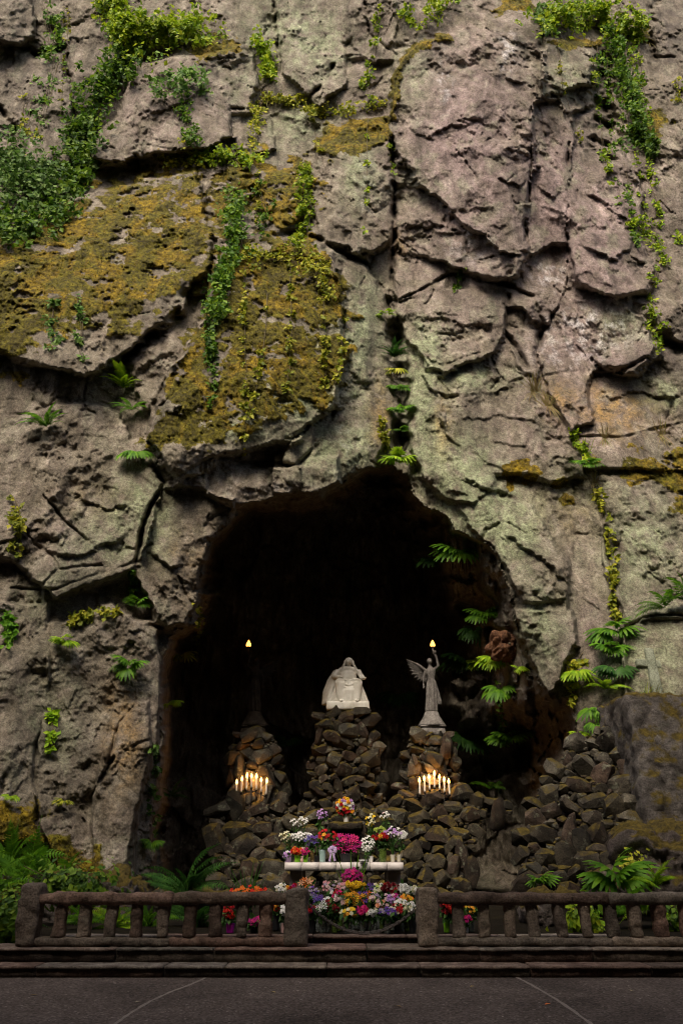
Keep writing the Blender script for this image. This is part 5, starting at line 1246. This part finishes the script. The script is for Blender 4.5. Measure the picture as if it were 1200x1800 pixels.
# ------------------------------------------------------------------ flowers
PAL = dict(white=(.80, .79, .74), cream=(.78, .74, .50), yellow=(.85, .55, .02), gold=(.80, .36, .02), orange=(.78, .19, .02), scarlet=(.70, .03, .01), red=(.42, .008, .012), maroon=(.16, .006, .012),
           hotpink=(.72, .03, .20), magenta=(.48, .012, .20), pink=(.72, .36, .38), palepink=(.78, .58, .56), lilac=(.52, .30, .62), violet=(.16, .06, .38), blue=(.10, .07, .34), peach=(.80, .42, .24), lime=(.50, .62, .12), lavender=(.42, .34, .46))
def petal_mat(nm, col):
    m, n, l, b = new_mat('petal_' + nm); g = n.new('ShaderNodeNewGeometry'); oi = n.new('ShaderNodeObjectInfo')
    c = ramp(n, l, g.outputs['Random Per Island'], [(0, tuple(x * .72 for x in col)), (.5, col), (1, tuple(min(.9, x * 1.12 + .01) for x in col))])
    l.new(c, b.inputs['Base Color']); b.inputs['Roughness'].default_value = .6; b.inputs['Specular IOR Level'].default_value = .2
    t = n.new('ShaderNodeBsdfTranslucent'); l.new(c, t.inputs['Color']); ms_ = n.new('ShaderNodeMixShader'); ms_.inputs[0].default_value = .25
    l.new(b.outputs[0], ms_.inputs[1]); l.new(t.outputs[0], ms_.inputs[2]); l.new(ms_.outputs[0], n['Material Output'].inputs[0]); return m
PM = {k: petal_mat(k, v) for k, v in PAL.items()}
def petals(layers, seed):
    r = random.Random(seed); mb = MB()
    for (n, rad, z0, z1, wd, ph) in layers:
        for k in range(n):
            a = 2 * math.pi * (k + ph) / n + r.uniform(-.12, .12); d = Vector((math.cos(a), math.sin(a), 0)); s = Vector((-d.y, d.x, 0)) * wd; q = rad * r.uniform(.88, 1.1)
            m_ = d * q * .6 + Vector((0, 0, z0 + (z1 - z0) * .6)); e = d * q + Vector((0, 0, z1 + r.uniform(-.06, .06))); b0 = d * .05 + Vector((0, 0, z0))
            mb.add([b0, m_ + s, e + s * .35, e - s * .35, m_ - s], [(0, 1, 2, 3, 4)])
    return mb.mesh('bloom', False)
BLM = dict(mum=[petals([(11, 1.0, 0, .05, .24, 0), (10, .85, .12, .38, .22, .5), (8, .6, .2, .62, .2, .2), (5, .3, .3, .75, .18, 0)], i) for i in range(3)],
           daisy=[petals([(12, 1.0, .1, .12, .20, 0), (7, .32, .14, .26, .14, 0)], i) for i in range(3)],
           rose=[petals([(6, .95, 0, .35, .48, 0), (5, .7, .05, .65, .42, .5), (4, .4, .1, .85, .3, .2)], i) for i in range(3)],
           orchid=[petals([(3, 1.0, .05, .12, .30, 0), (2, .95, .08, .2, .52, .25), (2, .4, .1, .4, .2, 0)], i) for i in range(3)],
           lily=[petals([(6, 1.15, 0, .45, .22, 0), (4, .4, .1, .6, .06, 0)], i) for i in range(3)],
           small=[petals([(5, 1.0, 0, .2, .4, 0), (4, .5, .1, .45, .3, .5)], i) for i in range(3)])
for v in BLM.values():
    for m_ in v: m_.materials.append(PM['white'])
G_STEMS = leafmat('flower_greens', (.02, .06, .012), (.04, .11, .02), (.08, .17, .03))
VM = dict(clear=plain('clear_glass', (.72, .78, .74), .08, .02, 3, alpha_trans=.85, spec=.5), greenglass=plain('green_glass', (.20, .30, .06), .12, .05, 3, alpha_trans=.6), lime=plain('lime_pot', (.22, .55, .02), .4, .05, 3),
          aqua=plain('aqua_vase', (.33, .48, .45), .35, .05, 3), dark=plain('dark_pot', (.018, .018, .02), .5, .1, 3), white=plain('white_pot', (.80, .79, .76), .35, .03, 3), magenta=plain('magenta_pot', (.55, .02, .42), .4, .04, 3),
          pink=plain('pink_pot', (.72, .45, .42), .4, .05, 3), cream=plain('cream_cup', (.55, .52, .42), .4, .05, 3), lilac=plain('lilac_foil', (.52, .38, .62), .3, .1, 8), amber=plain('amber_glass', (.30, .20, .08), .12, .08, 3, alpha_trans=.6), brown=plain('brown_pot', (.10, .05, .03), .6, .1, 4))
fr = random.Random(31)
def bouquet(label, bx, Y, z0, cxy, spread, n, rpx, kind, cols, vase, vw, vh, group, fol=90, sprays=False, back=.25, name='flower_bouquet'):
    """vase on z0 at column bx; blooms fill an ellipse round the photograph point cxy"""
    n = int(n * 1.3); rpx = rpx * .84
    base = Vector((at(bx, 1500, Y).x * 1.0, Y, z0)); cx_, cy_ = cxy; s = mpp(cy_, Y)
    bxw = float((bx - 600) / F_PX * (Y / float(ray(0, cy_)[1]))); base.x = bxw
    t = thing(name, label, 'flowers', base, group); vwm, vhm = vw * s / 2, vh * s
    mb = MB(); mb.lathe([(vwm * .74, 0), (vwm * .80, vhm * .08), (vwm * .9, vhm * .6), (vwm, vhm * .96), (vwm * 1.02, vhm), (vwm * .86, vhm), (vwm * .8, vhm * .9), (vwm * .68, vhm * .05)], 12); obj('vase', mb.mesh('vase'), VM[vase], t)
    c = at(cx_, cy_, Y) - base; tips = []; me = BLM[kind]
    for k in range(n):
        for _ in range(30):
            u, w = fr.uniform(-1, 1), fr.uniform(-1, 1)
            if u * u + w * w < 1 and all((u - a) ** 2 * spread[0] ** 2 + (w - b_) ** 2 * spread[1] ** 2 > (rpx * 1.15) ** 2 for a, b_, _p in tips): break
        dep = -math.sqrt(max(0, 1 - u * u - w * w)) * back * .6
        p = c + Vector((u * spread[0] * s, dep + fr.uniform(-.03, .03), -w * spread[1] * s)); tips.append((u, w, p))
        o = obj('bloom', me[k % 3], None, t, p); setmat(o, PM[cols[k % len(cols)] if k < len(cols) else fr.choice(cols)])
        d = Vector((u * .6, -1.0, .55 - w * .5 + fr.uniform(-.2, .2))); o.rotation_euler = d.to_track_quat('Z', 'Y').to_euler(); q = rpx * s * fr.uniform(.85, 1.15); o.scale = (q, q, q)
    neck = Vector((0, 0, vhm * .8)); mb = MB()
    for (u, w, p) in tips:
        m_ = neck.lerp(p, .55) + Vector((0, .03, .04)); mb.tube([neck, m_, p + Vector((0, .015, -.01))], .006, 4, False)
    obj('stem', mb.mesh('stem'), G_STEMS, t)
    if fol:
        rs = np.random.RandomState(fr.randrange(9999)); k = rs.randint(0, len(tips), fol); T = np.array([list(tips[i][2]) for i in k]); u = rs.uniform(.35, .97, fol)[:, None]
        P = np.array(list(neck))[None] * (1 - u) + T * u + rs.normal(0, .03, (fol, 3)) + np.array([0, .03, 0]); o = obj('foliage', leaves_mesh('foliage', P, .055 if rpx < 8 else .07, 3, spread=.9, elong=1.8), G_STEMS, t); o['kind'] = 'stuff'
    return t
def blades(t, n, h, lean, mat=G_FERN):
    V = []; Fc = []
    for k in range(n):
        a = fr.uniform(-1, 1) * lean; hh = h * fr.uniform(.7, 1.1); p = [Vector((0, .02, .1)), Vector((a * .4, .02, hh * .6)), Vector((a, 0, hh))]; w = Vector((.012, 0, 0)); o = len(V)
        V += [p[0] - w, p[0] + w, p[1] + w * 1.2, p[1] - w * 1.2, p[2]]; Fc += [(o, o + 1, o + 2, o + 3), (o + 3, o + 2, o + 4)]
    obj('blade', mesh_py('blade', V, Fc, False), mat, t)
GT, GF = 'flowers on the stone table', 'flowers massed behind the chain'
TT = tz_ + .003; TF = TY + .25
for a in [  # on the table
    ('lilac and white hydrangea in lilac foil at the end of the table', 506,TF-.05,(506,1502),(8,5),7,4.0,'small',['lilac','lilac','white'],'lilac',13,9,30),
    ('orange-red chrysanthemums in a lime pot on the table', 523,TF-.12,(522,1496),(9,5),9,4.2,'mum',['scarlet','orange'],'lime',12,13,40),
    ('magenta flowers in a small lime pot on the table', 537,TF-.12,(537,1497),(7,5),6,3.6,'mum',['magenta','hotpink'],'lime',10,13,30),
    ('dark violet irises in an amber glass jar on the table', 549,TF,(550,1477),(14,8),10,4.0,'lily',['violet','blue'],'amber',9,20,70),
    ('cream orchid spray rising from the end of the table', 513,TF+.25,(502,1468),(9,9),7,4.2,'orchid',['cream'],'dark',9,10,30),
    ('broad row of white orchids behind the lime pots', 532,TF+.2,(530,1470),(17,6),12,4.6,'orchid',['white'],'pink',9,24,30),
    ('tall white orchid spray at the end of the table', 527,TF+.35,(526,1444),(16,7),9,3.8,'orchid',['white'],'dark',9,10,20),
    ('lilac orchid spray above the table', 557,TF+.35,(565,1431),(9,8),7,4.2,'orchid',['lilac'],'dark',9,10,20),
    ('red and yellow flowers in an aqua vase on the table', 567,TF-.05,(574,1468),(17,8),10,4.2,'daisy',['red','gold','red','pink'],'aqua',13,20,150),
    ('big magenta azalea in a dark pot in the middle of the table', 608,TF,(611,1483),(25,14),24,5.2,'lily',['hotpink','magenta'],'dark',22,14,260),
    ('white orchids cascading from a white vase on the table', 651,TF-.05,(645,1484),(11,13),12,4.6,'orchid',['white'],'white',9,10,40),
    ('yellow orchid spray above the table', 650,TF+.35,(652,1441),(9,9),8,4.0,'orchid',['yellow','cream'],'dark',9,10,20),
    ('red and gold flowers in green glass on the table', 672,TF,(669,1471),(15,6),11,4.6,'mum',['red','maroon','gold','red'],'greenglass',14,22,160),
    ('thin white orchid spray beside the yellow one', 672,TF+.35,(676,1433),(8,5),6,3.6,'orchid',['white','palepink'],'dark',9,10,20),
    ('lilac orchids arching from a cream cup on the table', 689,TF,(690,1463),(15,9),11,4.0,'orchid',['lilac','lilac','white'],'cream',9,12,40),
    ('large white chrysanthemums at the far end of the table', 700,TF+.1,(708,1468),(7,5),4,5.0,'mum',['white'],'cream',9,12,30),
    ('lime green chrysanthemums behind the red and gold flowers', 668,TF+.25,(667,1458),(8,4),5,3.8,'mum',['lime'],'greenglass',9,12,30)]:
    bouquet(a[0], a[1], a[2], TT, a[3], a[4], a[5], a[6], a[7], a[8], a[9], a[10], a[11], GT, a[12])
# white dish and lilac bow on the table
mb = MB(); mb.lathe([(.05, 0), (.085, .02), (.10, .055), (.09, .055), (.05, .02)], 14)
tag(obj('dish', mb.mesh('dish'), VM['white'], None, (at(638, 1514, TF - .3).x, TF - .3, TT)), 'low white dish on the table before the white orchids', 'dish')
bx_ = at(584, 1495, TF - .2); bt = thing('ribbon_bow', 'lilac gauze bow tied to a small green vase on the table', 'bow', (bx_.x, bx_.y, TT))
mb = MB()
for k in range(9):
    a = k * .7; mb.ball((.06 * math.cos(a) * (1 + .4 * math.sin(a * 3)), -.02 + .02 * math.sin(k), .24 + .075 * math.sin(a)), (.045, .02, .05), 7, 5)
mb.tube([(-.02, -.03, .2), (-.05, -.05, .1), (-.06, -.05, .02)], [.02, .025, .03], 6); mb.tube([(.02, -.03, .2), (.04, -.05, .1), (.06, -.04, .03)], [.02, .025, .03], 6)
obj('ribbon', mb.mesh('ribbon', False), VM['lilac'], bt); mb = MB(); mb.lathe([(.04, 0), (.05, .1), (.045, .22), (.04, .22), (.035, .02)], 10); obj('vase', mb.mesh('vase'), VM['greenglass'], bt)
# bouquet on the ledge of the wall
LY = 25.1; lz = at(607, 1445, LY).z
obj('ledge_stone', rough_box('ledge_stone', .9, .9, .22, .07, .03, .06, 33), M_RUBM, WALL_C, Vector((at(607, 1445, LY).x, LY + .2, lz - .22)) - WALL_C.location)
bouquet('yellow, red and white bouquet in a white pot on the wall ledge above the table', 608, LY, lz - .005, (607, 1418), (16, 14), 26, 4.2, 'mum', ['yellow', 'red', 'white', 'gold', 'lilac', 'yellow', 'white'], 'white', 11, 13, 'flowers on the stone table', 160)

# massed flowers between the posts
for a in [
    ('orange daylilies rising behind the inner end of the left balustrade', 540,15.3,(537,1551),(12,5),4,7,'lily',['orange','peach'],'dark',14,22,40),
    ('pale pink carnations at the back of the flower bank', 590,15.2,(590,1560),(22,10),20,4.2,'small',['palepink','pink','lavender','pink'],'clear',15,30,120),
    ('dome of bright yellow chrysanthemums under the magenta gladioli', 626,15.1,(626,1557),(17,6),15,4.8,'mum',['yellow'],'clear',15,30,80),
    ('single violet iris bunch beside the yellow dome', 649,15.2,(651,1558),(6,5),4,4.5,'lily',['violet'],'dark',12,28,40),
    ('white and green flowers left of the dark red roses', 666,15.1,(665,1561),(10,7),10,4.0,'small',['white','lime','cream'],'clear',13,28,70),
    ('dark red roses at the back of the flower bank', 685,15.0,(686,1563),(16,9),14,5.2,'rose',['maroon','red','maroon'],'greenglass',15,30,80),
    ('white chrysanthemums beside the right inner post', 710,15.0,(711,1563),(12,8),10,5.2,'mum',['white'],'clear',15,30,80),
    ('round white chrysanthemum touching the right inner post', 727,14.9,(728,1565),(7,6),5,5.4,'mum',['white','cream'],'dark',12,28,40),
    ('lavender statice beside the left inner post', 552,14.9,(551,1569),(11,10),16,3.2,'small',['lavender','lavender','violet'],'dark',13,28,90),
    ('blue-violet irises left of the white blooms', 560,14.7,(561,1583),(10,7),8,5.0,'lily',['violet','blue'],'clear',12,26,60),
    ('cream stocks beside the blue-violet irises', 574,14.7,(574,1586),(8,8),9,4.2,'small',['cream','white'],'clear',12,26,60),
    ('large white chrysanthemum in the middle of the flower bank', 596,14.7,(596,1583),(10,6),5,6.5,'mum',['white','palepink'],'greenglass',13,28,50),
    ('red and pink carnations above the large white chrysanthemum', 592,14.9,(594,1571),(13,6),9,4.2,'small',['red','hotpink','white'],'clear',13,28,60),
    ('golden alstroemeria in the middle of the flower bank', 616,14.7,(616,1579),(12,11),15,5.0,'lily',['gold','yellow','yellow'],'clear',15,28,90),
    ('orange lilies right of the golden ones', 640,14.8,(640,1577),(11,9),10,5.2,'lily',['orange','gold','violet'],'dark',14,28,80),
    ('pale green and mauve flowers right of the orange lilies', 656,14.7,(657,1577),(10,9),11,4.2,'small',['lime','lavender','palepink'],'clear',13,28,80),
    ('lilac-pink phlox below the dark red roses', 690,14.8,(690,1580),(13,7),14,4.0,'small',['lilac','palepink','magenta'],'clear',14,28,80),
    ('orange and yellow daisies under the white chrysanthemums', 714,14.7,(714,1578),(10,6),9,4.6,'daisy',['orange','gold','yellow'],'greenglass',13,28,60),
    ('cream button flowers right of the lilac phlox', 703,14.6,(703,1588),(11,7),12,3.8,'daisy',['cream','white'],'clear',13,26,60),
    ('magenta and red blooms at the foot of the left inner post', 549,14.4,(549,1597),(10,5),8,4.4,'mum',['magenta','red'],'dark',12,22,50),
    ('white lilies near the left end of the chain', 566,14.4,(567,1594),(9,7),6,5.4,'lily',['white'],'clear',12,24,60),
    ('dark red snapdragons behind the chain', 577,14.45,(577,1592),(6,9),9,3.8,'small',['maroon','red'],'clear',12,24,60),
    ('crimson blooms left of the yellow daisies', 588,14.4,(590,1597),(8,5),6,4.4,'rose',['red','maroon'],'greenglass',12,24,50),
    ('yellow and cream daisies low behind the chain', 612,14.3,(613,1603),(14,6),11,5.0,'daisy',['yellow','yellow','gold','cream'],'clear',14,22,60),
    ('hot pink gerberas low behind the chain', 637,14.3,(636,1599),(11,5),6,6.0,'mum',['hotpink','magenta'],'clear',14,22,50),
    ('cream-white chrysanthemums low behind the chain', 652,14.25,(652,1604),(10,4),7,4.8,'mum',['white','cream'],'clear',12,20,50),
    ('peach roses above the violet statice', 672,14.5,(671,1590),(10,7),7,5.0,'rose',['peach','palepink'],'greenglass',13,26,60),
    ('violet-blue statice low behind the chain', 680,14.3,(681,1602),(18,6),22,3.4,'small',['violet','blue','lavender'],'clear',15,22,90),
    ('maroon foliage bouquet near the right inner post', 697,14.4,(698,1598),(12,8),12,4.2,'small',['maroon','red','cream'],'dark',13,24,110),
    ('white carnations low by the right inner post', 723,14.4,(722,1596),(10,8),9,4.8,'mum',['white','cream'],'dark',13,24,60)]:
    bouquet(a[0], a[1], a[2], ZI - .02, a[3], a[4], a[5], a[6], a[7], a[8], a[9], a[10], a[11], GF, a[12])
t = bouquet('tall magenta gladioli with green blades in the middle of the flower bank', 618, 15.5, ZI - .02, (619, 1542), (17, 15), 30, 4.4, 'small', ['magenta', 'hotpink', 'magenta'], 'dark', 16, 30, GF, 60); blades(t, 16, 1.12, .32)
GB = 'flowers behind the balusters'
for a in [
    ('orange snapdragons with upright blades behind the left top rail', 436,15.6,(437,1566),(30,8),20,4.6,'small',['orange','scarlet','orange'],'dark',18,26,90),
    ('white stocks showing above the left top rail', 494,15.2,(495,1562),(11,7),12,4.2,'small',['white','cream'],'clear',14,26,60),
    ('crimson and yellow blooms above the inner end of the left top rail', 516,15.2,(515,1561),(10,6),9,4.8,'mum',['red','magenta','gold','red'],'dark',14,26,50),
    ('red geraniums in a magenta pot behind the left balusters', 406,14.4,(404,1604),(8,9),10,4.8,'mum',['scarlet','red'],'magenta',16,16,90),
    ('magenta petunias behind the left balusters', 447,14.4,(447,1619),(12,6),12,4.6,'small',['magenta','hotpink'],'dark',15,16,90),
    ('white hydrangea ball behind the last left baluster', 499,14.4,(500,1600),(6,8),9,4.6,'small',['white'],'pink',10,16,40),
    ('crimson and yellow flowers low behind the last left balusters', 486,14.8,(488,1592),(10,9),10,4.2,'mum',['red','gold','maroon'],'dark',14,24,80),
    ('dark violet flowers behind the left balusters', 422,14.8,(424,1600),(10,9),9,4.2,'small',['violet','magenta'],'dark',14,22,90),
    ('red roses in a lime vase behind the first right baluster', 783,14.5,(785,1595),(10,12),14,4.8,'rose',['red','scarlet','maroon'],'lime',12,22,90),
    ('crimson carnations behind the right balusters', 806,14.6,(805,1596),(9,10),9,4.4,'mum',['red','maroon'],'clear',12,22,80),
    ('yellow button flowers behind the right balusters', 826,14.6,(826,1598),(9,11),10,3.6,'daisy',['yellow','gold'],'clear',12,20,90),
    ('magenta blooms in a white vase behind the right balusters', 818,14.4,(817,1615),(9,5),8,4.4,'mum',['magenta','hotpink'],'white',9,18,50)]:
    t = bouquet(a[0], a[1], a[2], ZI - .02, a[3], a[4], a[5], a[6], a[7], a[8], a[9], a[10], a[11], GB, a[12])
    if 'blades' in a[0]: blades(t, 9, 1.0, .4, G_FERND)
